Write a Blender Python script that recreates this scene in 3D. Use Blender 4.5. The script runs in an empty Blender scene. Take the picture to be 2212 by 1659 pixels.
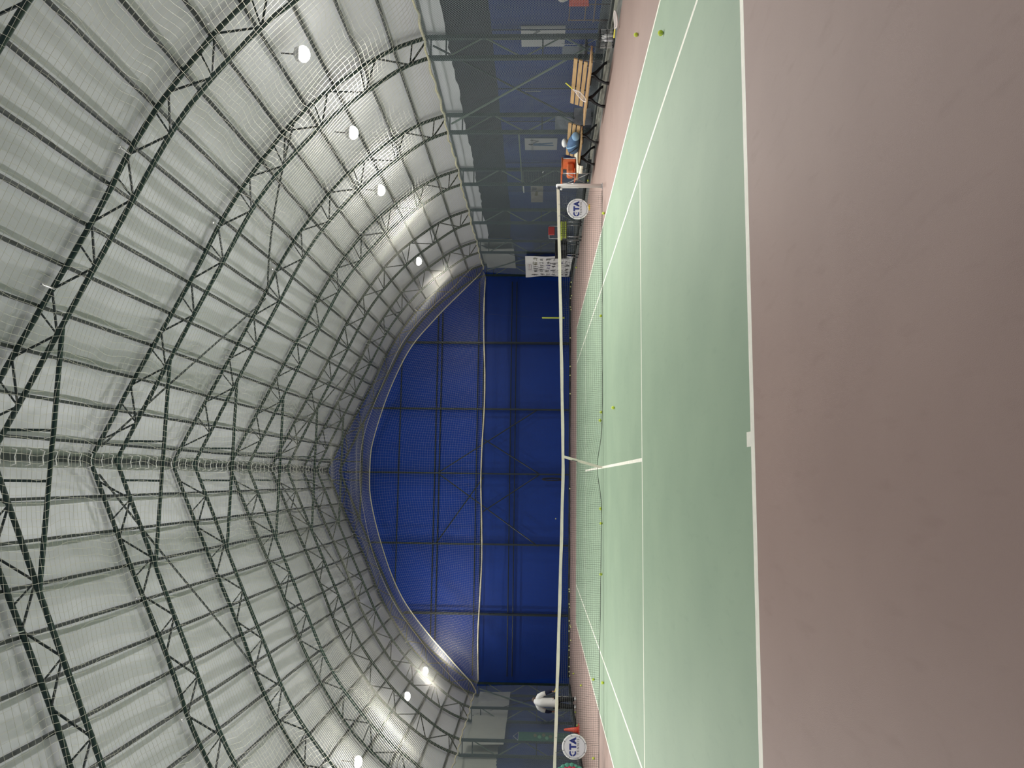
import bpy, math, random
from mathutils import Vector, Matrix
import numpy as np
random.seed(7)
sc = bpy.context.scene
# ------------------------------------------------------------------ camera (the photograph lies on its side)
CX, CY, CZ = -0.2884, -5.0674, 1.4135
YAW, PITCH, ROLL, FPX = 0.1241, 0.0357, 0.0089, 1650.8
def cam_axes():
    f = Vector((math.sin(YAW)*math.cos(PITCH), math.cos(YAW)*math.cos(PITCH), math.sin(PITCH)))
    r = Vector((math.cos(YAW), -math.sin(YAW), 0)); u = r.cross(f)
    return f, math.cos(ROLL)*r + math.sin(ROLL)*u, -math.sin(ROLL)*r + math.cos(ROLL)*u
F_, R_, U_ = cam_axes()
cd = bpy.data.cameras.new('camera'); cd.sensor_fit = 'HORIZONTAL'; cd.sensor_width = 36.0
cd.lens = FPX/2212*36.0; cd.clip_start = 0.05; cd.clip_end = 200
cam = bpy.data.objects.new('camera', cd); sc.collection.objects.link(cam)
mx = Matrix((-U_, R_, -F_)).transposed().to_4x4(); mx.translation = Vector((CX, CY, CZ)); cam.matrix_world = mx
sc.camera = cam
# ------------------------------------------------------------------ world, exposure
w = bpy.data.worlds.new('night'); sc.world = w; w.use_nodes = True
w.node_tree.nodes['Background'].inputs[0].default_value = (0.02, 0.025, 0.04, 1)
w.node_tree.nodes['Background'].inputs[1].default_value = 0.3
sc.view_settings.view_transform = 'Standard'; sc.view_settings.look = 'None'
sc.view_settings.exposure = 0.0; sc.view_settings.gamma = 1.0; sc.view_settings.use_curve_mapping = False
cy = sc.cycles
cy.max_bounces = 5; cy.diffuse_bounces = 4; cy.glossy_bounces = 2; cy.transmission_bounces = 2
cy.transparent_max_bounces = 10; cy.sample_clamp_indirect = 4.0; cy.caustics_reflective = False; cy.caustics_refractive = False
# floodlights hung under the eaves: (x, y, z, watts)
SPOTW, SPILLW = 1450.0, 14.0
LAMPS = [(8.05, 9.05, 6.19, 1.0), (8.05, 12.53, 6.04, 1.2), (8.05, 16.27, 6.13, 1.15), (8.05, 23.6, 6.17, 0.6),
         (-8.05, 23.3, 6.08, 0.65), (-8.05, 16.9, 6.34, 1.1), (-8.1, 27.2, 6.0, 0.35),
         (-8.05, 12.9, 6.1, 1.0), (-8.05, 9.2, 6.1, 0.8), (8.05, 5.5, 6.1, 0.55),
         (-8.05, 5.5, 6.1, 0.6), (8.05, 1.9, 6.1, 0.35), (-8.05, 1.9, 6.1, 0.35), (8.05, -1.8, 6.1, 0.3), (-8.05, -1.8, 6.1, 0.3)]  # pairs nearest the camera are unseen, added to brighten the near court and roof
# ------------------------------------------------------------------ materials
def mat(name, col, rough=0.6, metal=0.0, noise=0.0, nscale=8.0, bump=0.0, bscale=60.0, emit=None, es=1.0, spec=0.5, stretch=(1,1,1), col2=None):
    m = bpy.data.materials.new(name); m.use_nodes = True
    nt = m.node_tree; b = nt.nodes['Principled BSDF']
    b.inputs['Base Color'].default_value = (*col, 1); b.inputs['Roughness'].default_value = rough
    b.inputs['Metallic'].default_value = metal; b.inputs['Specular IOR Level'].default_value = spec
    tc = None
    if noise > 0 or bump > 0 or col2:
        tc = nt.nodes.new('ShaderNodeTexCoord'); mp = nt.nodes.new('ShaderNodeMapping'); mp.inputs['Scale'].default_value = stretch
        nt.links.new(tc.outputs['Object'], mp.inputs[0])
    if noise > 0 or col2:
        n = nt.nodes.new('ShaderNodeTexNoise'); n.inputs['Scale'].default_value = nscale; n.inputs['Detail'].default_value = 6
        n.inputs['Roughness'].default_value = 0.65
        nt.links.new(mp.outputs[0], n.inputs['Vector'])
        r = nt.nodes.new('ShaderNodeValToRGB'); r.color_ramp.elements[0].position = 0.3; r.color_ramp.elements[1].position = 0.7
        c2 = col2 or tuple(min(1, c*(1+noise)) for c in col); c1 = tuple(c*(1-noise) for c in col) if not col2 else col
        r.color_ramp.elements[0].color = (*c1, 1); r.color_ramp.elements[1].color = (*c2, 1)
        nt.links.new(n.outputs['Fac'], r.inputs[0]); nt.links.new(r.outputs[0], b.inputs['Base Color'])
    if bump > 0:
        n2 = nt.nodes.new('ShaderNodeTexNoise'); n2.inputs['Scale'].default_value = bscale; n2.inputs['Detail'].default_value = 4
        nt.links.new(mp.outputs[0], n2.inputs['Vector'])
        bp = nt.nodes.new('ShaderNodeBump'); bp.inputs['Strength'].default_value = bump; bp.inputs['Distance'].default_value = 0.02
        nt.links.new(n2.outputs['Fac'], bp.inputs['Height']); nt.links.new(bp.outputs[0], b.inputs['Normal'])
    if emit:
        b.inputs['Emission Color'].default_value = (*emit, 1); b.inputs['Emission Strength'].default_value = es
    return m
def court_mat(name, c1, c2, scuff):
    m = bpy.data.materials.new(name); m.use_nodes = True; nt = m.node_tree; b = nt.nodes['Principled BSDF']
    b.inputs['Roughness'].default_value = 0.62; b.inputs['Specular IOR Level'].default_value = 0.35
    tc = nt.nodes.new('ShaderNodeTexCoord')
    def noise(scale, st, det=5):
        mp = nt.nodes.new('ShaderNodeMapping'); mp.inputs['Scale'].default_value = st
        n = nt.nodes.new('ShaderNodeTexNoise'); n.inputs['Scale'].default_value = scale; n.inputs['Detail'].default_value = det
        nt.links.new(tc.outputs['Object'], mp.inputs[0]); nt.links.new(mp.outputs[0], n.inputs['Vector']); return n
    n1 = noise(0.9, (1, 1, 1), 8); r1 = nt.nodes.new('ShaderNodeValToRGB')
    r1.color_ramp.elements[0].position = 0.35; r1.color_ramp.elements[1].position = 0.68
    r1.color_ramp.elements[0].color = (*c1, 1); r1.color_ramp.elements[1].color = (*c2, 1)
    nt.links.new(n1.outputs['Fac'], r1.inputs[0])
    n2 = noise(5.0, (2.2, 0.6, 1), 9); r2 = nt.nodes.new('ShaderNodeValToRGB')
    r2.color_ramp.elements[0].position = 0.58; r2.color_ramp.elements[1].position = 0.78
    r2.color_ramp.elements[0].color = (0, 0, 0, 1); r2.color_ramp.elements[1].color = (1, 1, 1, 1)
    nt.links.new(n2.outputs['Fac'], r2.inputs[0])
    mul = nt.nodes.new('ShaderNodeMath'); mul.operation = 'MULTIPLY'; mul.inputs[1].default_value = 0.35
    nt.links.new(r2.outputs[0], mul.inputs[0])
    mixn = nt.nodes.new('ShaderNodeMix'); mixn.data_type = 'RGBA'
    nt.links.new(mul.outputs[0], mixn.inputs[0]); nt.links.new(r1.outputs[0], mixn.inputs[6]); mixn.inputs[7].default_value = (*scuff, 1)
    nt.links.new(mixn.outputs[2], b.inputs['Base Color'])
    n3 = noise(260, (1, 1, 1), 2); bp = nt.nodes.new('ShaderNodeBump'); bp.inputs['Strength'].default_value = 0.25; bp.inputs['Distance'].default_value = 0.004
    nt.links.new(n3.outputs['Fac'], bp.inputs['Height']); nt.links.new(bp.outputs[0], b.inputs['Normal'])
    return m
def net_mat(name, col, pitch, thick, ax, diag=True):
    """open netting: strands of colour col, nothing between them"""
    m = bpy.data.materials.new(name); m.use_nodes = True; nt = m.node_tree
    b = nt.nodes['Principled BSDF']; b.inputs['Base Color'].default_value = (*col, 1); b.inputs['Roughness'].default_value = 0.7
    out = nt.nodes['Material Output']; tc = nt.nodes.new('ShaderNodeTexCoord'); sp = nt.nodes.new('ShaderNodeSeparateXYZ')
    nt.links.new(tc.outputs['Object'], sp.inputs[0])
    def mth(op, a, bb):
        n = nt.nodes.new('ShaderNodeMath'); n.operation = op
        for i, v in enumerate((a, bb)):
            if isinstance(v, (int, float)): n.inputs[i].default_value = v
            elif v is not None: nt.links.new(v, n.inputs[i])
        return n.outputs[0]
    a = sp.outputs[ax]; z = sp.outputs[2]
    if diag: p, q = mth('ADD', a, z), mth('SUBTRACT', a, z)
    else: p, q = a, z
    fr = [mth('ABSOLUTE', mth('SUBTRACT', mth('FRACT', mth('MULTIPLY', v, 1.0/pitch), 0), 0.5), 0) for v in (p, q)]
    ln = [mth('LESS_THAN', v, thick/pitch/2) for v in fr]
    k = mth('MAXIMUM', ln[0], ln[1])
    tr = nt.nodes.new('ShaderNodeBsdfTransparent'); mix = nt.nodes.new('ShaderNodeMixShader')
    nt.links.new(k, mix.inputs[0]); nt.links.new(tr.outputs[0], mix.inputs[1]); nt.links.new(b.outputs[0], mix.inputs[2])
    nt.links.new(mix.outputs[0], out.inputs['Surface'])
    return m
M = {}
M['green_court'] = court_mat('green acrylic court', (0.250, 0.342, 0.240), (0.280, 0.376, 0.262), (0.20, 0.28, 0.20))
M['pink_court'] = court_mat('faded maroon acrylic surround', (0.300, 0.214, 0.182), (0.332, 0.240, 0.204), (0.23, 0.155, 0.13))
M['line'] = mat('white line paint', (0.80, 0.79, 0.68), 0.6, noise=0.1, nscale=6, stretch=(1, 1, 1))
M['concrete'] = mat('grey concrete strip', (0.17, 0.175, 0.16), 0.8, noise=0.75, nscale=4, bump=0.3, bscale=20, stretch=(3, .4, 1))
M['membrane'] = mat('white pvc membrane', (0.63, 0.64, 0.675), 0.6, noise=0.06, nscale=0.8, bump=0.10, bscale=1.3, spec=0.3)
M['pale_sheet'] = mat('pale pvc side sheet', (0.50, 0.51, 0.44), 0.5, noise=0.08, nscale=1.0, bump=0.2, bscale=3)
M['blue'] = mat('blue pvc curtain', (0.009, 0.050, 0.32), 0.38, noise=0.12, nscale=0.5, bump=0.12, bscale=0.9, spec=0.22, stretch=(1, 1, .35))
M['blue_side'] = mat('dull blue pvc side curtain', (0.008, 0.034, 0.19), 0.5, spec=0.2, noise=0.25, nscale=0.8, bump=0.4, bscale=1.2, stretch=(1, 1, .3))
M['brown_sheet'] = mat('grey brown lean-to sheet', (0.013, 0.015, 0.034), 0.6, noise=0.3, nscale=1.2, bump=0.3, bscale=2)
M['steel'] = mat('dark green painted steel', (0.014, 0.034, 0.029), 0.4, noise=0.25, nscale=5)
M['steel_brace'] = mat('dark green painted brace steel', (0.013, 0.024, 0.023), 0.45, noise=0.2, nscale=5)
M['steel_pale'] = mat('pale green painted rod', (0.12, 0.17, 0.13), 0.45)
M['galv'] = mat('galvanised purlin steel', (0.034, 0.042, 0.041), 0.5, noise=0.25, nscale=3)
M['string'] = mat('white netting cord', (0.60, 0.59, 0.50), 0.8)
M['rope'] = mat('yellowed rope', (0.62, 0.58, 0.42), 0.85, noise=0.3, nscale=25, bump=0.6, bscale=60)
M['side_net_y'] = net_mat('dark green side netting', (0.28, 0.33, 0.35), 0.055, 0.0085, 1)
M['end_net_x'] = net_mat('dark end netting', (0.010, 0.018, 0.05), 0.045, 0.006, 0)
M['black'] = mat('black', (0.012, 0.012, 0.013), 0.5)
M['black_cloth'] = mat('black cloth', (0.010, 0.011, 0.014), 0.85)
M['hem'] = mat('bunched dark netting', (0.02, 0.026, 0.024), 0.9, noise=0.5, nscale=20)
M['white'] = mat('white paint', (0.80, 0.80, 0.78), 0.4)
M['white_cloth'] = mat('white cloth', (0.82, 0.82, 0.80), 0.8, bump=0.3, bscale=12)
M['cream_cloth'] = mat('cream cloth', (0.86, 0.82, 0.66), 0.85, bump=0.4, bscale=25)
M['band'] = mat('off white canvas band', (0.72, 0.68, 0.56), 0.7, noise=0.12, nscale=3)
M['netcord'] = mat('black net cord', (0.03, 0.035, 0.03), 0.7)
M['wood'] = mat('tan bench slat', (0.52, 0.35, 0.17), 0.5, noise=0.2, nscale=3, stretch=(8, 1, 8))
M['wood_red'] = mat('brown bench slat', (0.40, 0.22, 0.10), 0.5, noise=0.25, nscale=3, stretch=(8, 1, 8))
M['ball'] = mat('yellow green felt', (0.56, 0.68, 0.06), 0.9, noise=0.1, nscale=60)
M['ballpale'] = mat('worn pale felt', (0.66, 0.68, 0.30), 0.9)
M['chrome'] = mat('silver tube', (0.62, 0.62, 0.62), 0.3, metal=0.7)
M['greyplastic'] = mat('silver sheet', (0.62, 0.62, 0.63), 0.4, metal=0.2, noise=0.35, nscale=6)
M['darkgrey'] = mat('dark grey', (0.06, 0.062, 0.07), 0.5)
M['orange'] = mat('orange canvas', (0.75, 0.20, 0.07), 0.75, noise=0.15, nscale=9, bump=0.4, bscale=14)
M['red'] = mat('brick red towel', (0.62, 0.085, 0.05), 0.9, bump=0.4, bscale=20)
M['conemat'] = mat('orange red plastic', (0.85, 0.12, 0.07), 0.45)
M['yellow'] = mat('yellow plastic', (0.85, 0.58, 0.04), 0.4)
M['grip'] = mat('yellow grip', (0.85, 0.78, 0.10), 0.6)
M['lime'] = mat('lime pole', (0.62, 0.72, 0.10), 0.5)
M['navy'] = mat('navy cloth', (0.010, 0.014, 0.045), 0.8)
M['denim'] = mat('blue grey fabric', (0.055, 0.115, 0.22), 0.8, noise=0.3, nscale=7, bump=0.5, bscale=9)
M['lightblue'] = mat('light blue fabric', (0.22, 0.38, 0.56), 0.7)
M['skin'] = mat('skin', (0.50, 0.28, 0.20), 0.55)
M['hair'] = mat('grey brown hair', (0.10, 0.07, 0.055), 0.7)
M['brown'] = mat('brown tube', (0.14, 0.08, 0.06), 0.6)
M['paper'] = mat('poster paper', (0.50, 0.50, 0.50), 0.5)
M['paper_tan'] = mat('yellowed poster paper', (0.34, 0.31, 0.26), 0.5, noise=0.2, nscale=4)
M['ink'] = mat('dark ink', (0.03, 0.03, 0.035), 0.6)
M['inkgrey'] = mat('grey ink', (0.16, 0.16, 0.16), 0.6)
M['inkblue'] = mat('blue ink', (0.03, 0.10, 0.22), 0.6)
M['inkgreen'] = mat('green ink', (0.03, 0.12, 0.08), 0.6)
M['inkred'] = mat('red ink', (0.35, 0.04, 0.04), 0.6)
M['inkolive'] = mat('olive ink', (0.16, 0.15, 0.07), 0.6)
M['inkpurple'] = mat('violet ink', (0.06, 0.04, 0.22), 0.6)
M['logoblue'] = mat('logo blue', (0.02, 0.035, 0.20), 0.5)
M['teal'] = mat('teal cloth', (0.08, 0.30, 0.22), 0.7)
M['crimson'] = mat('crimson cloth', (0.45, 0.04, 0.08), 0.7)
M['plum'] = mat('dark plum cloth', (0.05, 0.015, 0.05), 0.7)
M['gold'] = mat('gold cloth', (0.55, 0.32, 0.06), 0.7)
M['greenbag'] = mat('green printed cloth', (0.012, 0.11, 0.065), 0.6, noise=0.2, nscale=10)
M['greenlight'] = mat('pale green print', (0.12, 0.33, 0.18), 0.6)
M['racketwhite'] = mat('white racket frame', (0.80, 0.72, 0.68), 0.4)
M['banner_face'] = mat('banner white', (0.66, 0.66, 0.70), 0.6, bump=0.1, bscale=10)
M['plank'] = mat('weathered plank', (0.30, 0.30, 0.25), 0.8, noise=0.5, nscale=5, stretch=(6, .5, 1))
M['glow'] = mat('lit lamp glass', (0.9, 0.9, 0.85), 0.4, emit=(1.0, 0.97, 0.86), es=9.0)
# ------------------------------------------------------------------ mesh helpers
class MB:
    def __init__(s): s.v = []; s.f = []; s.m = []
    def add(s, vs, fs, mi=0):
        o = len(s.v); s.v += [tuple(v) for v in vs]; s.f += [tuple(i+o for i in f) for f in fs]; s.m += [mi]*len(fs); return s
    def box(s, c, d, R=None, mi=0):
        vs = [Vector((x*d[0]/2, y*d[1]/2, z*d[2]/2)) for x in (-1, 1) for y in (-1, 1) for z in (-1, 1)]
        if R: vs = [R @ v for v in vs]
        vs = [v+Vector(c) for v in vs]
        return s.add(vs, [(0, 1, 3, 2), (4, 6, 7, 5), (0, 4, 5, 1), (2, 3, 7, 6), (0, 2, 6, 4), (1, 5, 7, 3)], mi)
    def quad(s, a, b, c, d, mi=0): return s.add([a, b, c, d], [(0, 1, 2, 3)], mi)
    def tube(s, pts, r, n=8, mi=0, closed=False, cap=True):
        pts = [Vector(p) for p in pts]; N = len(pts)
        rr = r if isinstance(r, (list, tuple)) else [r]*N
        vs = []; prev = None
        for i, p in enumerate(pts):
            if closed: t = pts[(i+1) % N]-pts[i-1]
            else: t = pts[min(i+1, N-1)]-pts[max(i-1, 0)]
            if t.length < 1e-9: t = Vector((0, 0, 1))
            t.normalize()
            if prev is None:
                a = Vector((0, 0, 1)) if abs(t.z) < 0.9 else Vector((1, 0, 0))
                u = t.cross(a).normalized()
            else:
                u = prev-t*prev.dot(t); u = u.normalized() if u.length > 1e-6 else t.orthogonal().normalized()
            prev = u; w_ = t.cross(u)
            q = rr[i] if isinstance(rr[i], (list, tuple)) else (rr[i], rr[i])
            for k in range(n):
                an = 2*math.pi*k/n; vs.append(p+u*math.cos(an)*q[0]+w_*math.sin(an)*q[1])
        fs = []
        for i in range(N if closed else N-1):
            j = (i+1) % N
            for k in range(n):
                k2 = (k+1) % n; fs.append((i*n+k, i*n+k2, j*n+k2, j*n+k))
        if cap and not closed:
            fs.append(tuple(range(n))[::-1]); fs.append(tuple((N-1)*n+k for k in range(n)))
        return s.add(vs, fs, mi)
    def bar(s, a, b, wx, wy, mi=0):
        a = Vector(a); b = Vector(b); t = (b-a).normalized()
        up = Vector((0, 0, 1)) if abs(t.z) < 0.95 else Vector((0, 1, 0))
        u = t.cross(up).normalized(); v = u.cross(t)
        R = Matrix((u, t, v)).transposed()
        return s.box((a+b)/2, (wx, (b-a).length, wy), R, mi)
    def ball(s, c, r, n=10, m=6, sc_=(1, 1, 1), mi=0):
        vs = [Vector((0, 0, 1))]
        for i in range(1, m):
            th = math.pi*i/m
            for k in range(n):
                ph = 2*math.pi*k/n; vs.append(Vector((math.sin(th)*math.cos(ph), math.sin(th)*math.sin(ph), math.cos(th))))
        vs.append(Vector((0, 0, -1)))
        fs = [(0, 1+k, 1+(k+1) % n) for k in range(n)]
        for i in range(m-2):
            for k in range(n): a = 1+i*n; fs.append((a+k, a+n+k, a+n+(k+1) % n, a+(k+1) % n))
        L = len(vs)-1; a = 1+(m-2)*n
        fs += [(L, a+(k+1) % n, a+k) for k in range(n)]
        return s.add([Vector((v.x*r*sc_[0], v.y*r*sc_[1], v.z*r*sc_[2]))+Vector(c) for v in vs], fs, mi)
    def lathe(s, prof, n=16, c=(0, 0, 0), mi=0, axis='z'):
        vs = []; 
        for (r, z) in prof:
            for k in range(n):
                an = 2*math.pi*k/n; p = (r*math.cos(an), r*math.sin(an), z)
                if axis == 'y': p = (p[0], z, p[1])
                if axis == 'x': p = (z, p[0], p[1])
                vs.append(Vector(p)+Vector(c))
        fs = []
        for i in range(len(prof)-1):
            for k in range(n): k2 = (k+1) % n; fs.append((i*n+k, i*n+k2, (i+1)*n+k2, (i+1)*n+k))
        fs.append(tuple(range(n))[::-1]); fs.append(tuple((len(prof)-1)*n+k for k in range(n)))
        return s.add(vs, fs, mi)
    def poly(s, pts, d, mi=0):
        """flat outline (list of 3-D points) given thickness along d"""
        n = len(pts); d = Vector(d)
        vs = [Vector(p) for p in pts]+[Vector(p)+d for p in pts]
        fs = [tuple(range(n)), tuple(range(2*n-1, n-1, -1))]+[(i, (i+1) % n, (i+1) % n+n, i+n) for i in range(n)]
        return s.add(vs, fs, mi)
    def mesh(s, name, mats, smooth=False):
        me = bpy.data.meshes.new(name); me.from_pydata(s.v, [], s.f)
        for m_ in (mats if isinstance(mats, (list, tuple)) else [mats]): me.materials.append(m_)
        if any(s.m): me.polygons.foreach_set('material_index', s.m)
        if smooth: me.polygons.foreach_set('use_smooth', [True]*len(s.f))
        me.update(); return me
    def build(s, name, mats, parent=None, smooth=False, loc=None):
        o = bpy.data.objects.new(name, s.mesh(name, mats, smooth)); sc.collection.objects.link(o)
        if parent: o.parent = parent
        if loc: o.location = loc
        return o
def tag(o, label, cat, group=None, kind=None):
    o['label'] = label; o['category'] = cat
    if group: o['group'] = group
    if kind: o['kind'] = kind
    return o
def struct(o, label=None):
    o['kind'] = 'structure'
    if label: o['label'] = label
    return o
def thing(name, label, cat, loc=(0, 0, 0), rz=0, group=None):
    o = bpy.data.objects.new(name, None); sc.collection.objects.link(o); o.empty_display_size = 0.2
    o.location = loc; o.rotation_euler = (0, 0, rz); return tag(o, label, cat, group)
def tree(o, parent=None):
    c = o.copy(); sc.collection.objects.link(c)
    if parent: c.parent = parent
    for ch in list(o.children): tree(ch, c)
    return c
def dup(o, loc, rz, label, group=None):
    c = tree(o); c.location = loc; c.rotation_euler = (0, 0, rz); c['label'] = label
    if group: c['group'] = group
    return c
def nth(k): return ['first', 'second', 'third', 'fourth', 'fifth', 'sixth', 'seventh', 'eighth', 'ninth', 'tenth', 'eleventh', 'twelfth', 'thirteenth', 'fourteenth', 'fifteenth', 'sixteenth', 'seventeenth', 'eighteenth', 'nineteenth', 'twentieth'][k]
def polyl(P, x):
    for a, b in zip(P, P[1:]):
        if a[0] <= x <= b[0]: t = (x-a[0])/(b[0]-a[0]); return a[1]+t*(b[1]-a[1])
    return P[0][1] if x < P[0][0] else P[-1][1]
def arcs(P, step):
    """resample polyline of (x,z) at about even steps, returns list"""
    L = [0]
    for a, b in zip(P, P[1:]): L.append(L[-1]+math.hypot(b[0]-a[0], b[1]-a[1]))
    n = max(1, round(L[-1]/step)); out = []
    for i in range(n+1):
        d = L[-1]*i/n; k = 0
        while k < len(P)-2 and L[k+1] < d: k += 1
        t = (d-L[k])/(L[k+1]-L[k]); out.append((P[k][0]+t*(P[k+1][0]-P[k][0]), P[k][1]+t*(P[k+1][1]-P[k][1])))
    return out
def smooth_pts(P, n=5):
    """Catmull-Rom through (x,z) points"""
    out = []
    Q = [(2*P[0][0]-P[1][0], 2*P[0][1]-P[1][1])]+list(P)+[(2*P[-1][0]-P[-2][0], 2*P[-1][1]-P[-2][1])]
    for i in range(1, len(Q)-2):
        for k in range(n):
            t = k/n; r = []
            for c in (0, 1):
                a, b, c_, d = Q[i-1][c], Q[i][c], Q[i+1][c], Q[i+2][c]
                r.append(0.5*((2*b)+(-a+c_)*t+(2*a-5*b+4*c_-d)*t*t+(-a+3*b-3*c_+d)*t**3))
            out.append(tuple(r))
    out.append(P[-1]); return out
# profiles: half arches from ridge to eave, (x, z)
OUT = smooth_pts([(0, 11.1), (1.8, 10.25), (4.1, 9.1), (5.45, 8.5), (6.7, 7.76), (7.9, 6.85), (8.9, 5.65), (9.42, 4.8), (9.72, 4.0)], 4)
INN = smooth_pts([(0, 10.52), (2.15, 9.53), (4.4, 8.46), (5.85, 7.74), (6.9, 7.0), (7.8, 6.15), (8.65, 5.05), (9.0, 4.5), (9.2, 4.0)], 4)
NETP = smooth_pts([(0, 8.72), (1.2, 8.64), (3.2, 8.1), (5.3, 7.15), (6.75, 6.05), (7.85, 4.98), (8.7, 4.15), (9.0, 3.97)], 5)
RIBY = [3.65, 7.4, 11.2, 14.95, 18.7, 22.45, 26.2, 29.85]
YB = 30.15; Y0 = -8.0
# ------------------------------------------------------------------ floor with court painted on it
HX, LW = 5.485, 0.05
xs = sorted({-11.6, -8.85, -5.485, -5.435, -4.115, -4.065, -0.025, 0.025, 4.065, 4.115, 5.435, 5.485, 8.15, 11.6, -0.05, 0.05, 5.75, 7.3})
ys = sorted({Y0, 0, 0.09, 0.19, 5.46, 5.51, 18.26, 18.31, 23.70, 23.77, YB, 23.58, 11.28, 11.32, 8.0})
def cell(x, y):
    if x > 8.15 or x < -8.85: return 3
    ax = abs(x)
    if ax < 5.485 and 0 < y < 23.77:
        if y < 0.09 or y > 23.70: return 2
        if ax > 5.435 or 4.065 < ax < 4.115: return 2
        if (5.46 < y < 5.51 or 18.26 < y < 18.31) and ax < 4.115: return 2
        if ax < 0.025 and 5.46 < y < 18.31: return 2
        if ax < 0.05 and (y < 0.19 or y > 23.58): return 2
        return 0
    return 1
b = MB()
for i in range(len(xs)-1):
    for j in range(len(ys)-1):
        x0, x1, y0, y1 = xs[i], xs[i+1], ys[j], ys[j+1]
        b.quad((x0, y0, 0), (x1, y0, 0), (x1, y1, 0), (x0, y1, 0), cell((x0+x1)/2, (y0+y1)/2))
struct(b.build('floor', [M['green_court'], M['pink_court'], M['line'], M['concrete']]))
# ------------------------------------------------------------------ ceiling membrane, walls
def grid_obj(name, fn, nu, nv, m, smooth=True):
    vs = [fn(i/(nu-1), j/(nv-1)) for i in range(nu) for j in range(nv)]
    fs = [(i*nv+j, (i+1)*nv+j, (i+1)*nv+j+1, i*nv+j+1) for i in range(nu-1) for j in range(nv-1)]
    me = bpy.data.meshes.new(name); me.from_pydata(vs, [], fs); me.materials.append(m)
    if smooth: me.polygons.foreach_set('use_smooth', [True]*len(fs))
    o = bpy.data.objects.new(name, me); sc.collection.objects.link(o); return o
mem = [(x+0.10*min(1, x/2), z+0.10) for x, z in OUT]
def memfn(side):
    def fn(u, v):
        k = u*(len(mem)-1); i = min(int(k), len(mem)-2); t = k-i
        x = mem[i][0]+t*(mem[i+1][0]-mem[i][0]); z = mem[i][1]+t*(mem[i+1][1]-mem[i][1]); y = Y0+v*(YB-Y0)
        ph = (y-3.65)/3.76; bl = 0.035*abs(math.sin(math.pi*ph))
        return (side*(x+bl*0.5), y, z+bl)
    return fn
for side in (1, -1):
    struct(grid_obj('ceiling', memfn(side), len(mem), 160, M['membrane']))
# ragged hem of the membrane below the eave
def skirt(side, zlow, name, m, y0=Y0, y1=YB, dx=0.0):
    rnd = random.Random(3+side); b_ = MB(); n = 140; rows = []
    for i in range(n+1):
        y = y0+(y1-y0)*i/n; w_ = 0.006*math.sin(y*2.1)+0.012*rnd.random()
        rows.append([(side*(9.82+dx), y, 4.12), (side*(9.80+dx+0.004*math.sin(y*3)), y, 3.9), (side*(9.79+dx+w_), y, zlow+0.015*math.sin(y*1.7)+0.05*rnd.random())])
    for i in range(n):
        for k in range(2): b_.quad(rows[i][k], rows[i+1][k], rows[i+1][k+1], rows[i][k+1])
    return b_.build(name, m, smooth=True)
struct(skirt(1, 3.58, 'trim_1', M['membrane'], Y0, 26.2))
struct(skirt(-1, 2.72, 'trim_2', M['pale_sheet'], 18.0, YB))
struct(skirt(-1, 3.5, 'trim_3', M['pale_sheet'], Y0, 18.0))
struct(skirt(1, 2.6, 'trim_4', M['pale_sheet'], 26.2, YB))
def wavy_wall(name, p0, p1, z0, z1, m, amp=0.03, f=2.0, n=120):
    p0 = Vector(p0); p1 = Vector(p1); d = (p1-p0).normalized(); nrm = Vector((-d.y, d.x)); b_ = MB(); rnd = random.Random(5)
    L = (p1-p0).length; P = []
    for i in range(n+1):
        s_ = L*i/n; a = amp*(math.sin(f*s_)+0.6*math.sin(2.7*f*s_+1)); q = p0+d*s_+nrm*a; P.append(q)
    zs = [z0, (z0+z1)/2, z1]
    for i in range(n):
        for k in range(2):
            b_.quad((P[i].x, P[i].y, zs[k]), (P[i+1].x, P[i+1].y, zs[k]), (P[i+1].x, P[i+1].y, zs[k+1]), (P[i].x, P[i].y, zs[k+1]))
    return struct(b_.build(name, m, smooth=True))
wavy_wall('wall_right', (11.1, Y0), (11.1, 26.3), 0, 2.72, M['blue_side'], amp=0.012)
wavy_wall('wall_right', (11.1, 26.3), (9.9, 26.35), 0, 2.72, M['blue_side'], n=20)
wavy_wall('wall_right', (9.9, 26.3), (9.9, YB), 0, 2.75, M['blue_side'], n=40)
wavy_wall('wall_left', (-9.95, Y0), (-9.95, YB), 0, 2.95, M['blue_side'])
b = MB()
for i in range(40):
    y0 = Y0+(26.3-Y0)*i/40; y1 = Y0+(26.3-Y0)*(i+1)/40
    b.quad((11.12, y0, 2.70), (11.12, y1, 2.70), (9.86, y1, 3.72), (9.86, y0, 3.72))
b.quad((11.12, 26.3, 2.7), (9.86, 26.3, 2.7), (9.86, 26.3, 3.72), (9.87, 26.3, 3.72))
struct(b.build('ceiling', M['brown_sheet']))
# back wall: blue curtain filling the whole arch
arch = [(-x, z) for x, z in mem[::-1]]+[(x, z) for x, z in mem[1:]]
b = MB(); 
for (xa, za), (xb, zb) in zip(arch, arch[1:]):
    n = 10
    for k in range(n):
        b.quad((xa, YB, za*k/n), (xb, YB, zb*k/n), (xb, YB, zb*(k+1)/n), (xa, YB, za*(k+1)/n))
b.quad((9.8, YB, 0), (11.6, YB, 0), (11.6, YB, 4), (9.8, YB, 4)); b.quad((-11.6, YB, 0), (-9.8, YB, 0), (-9.8, YB, 4), (-11.6, YB, 4))
struct(b.build('wall_back', M['blue']))
b = MB(); b.poly([(x, Y0, z) for x, z in arch]+[(11.6, Y0, 4), (11.6, Y0, 0), (-11.6, Y0, 0), (-11.6, Y0, 4)], (0, -0.05, 0))
struct(b.build('wall_front', M['blue']))
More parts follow.
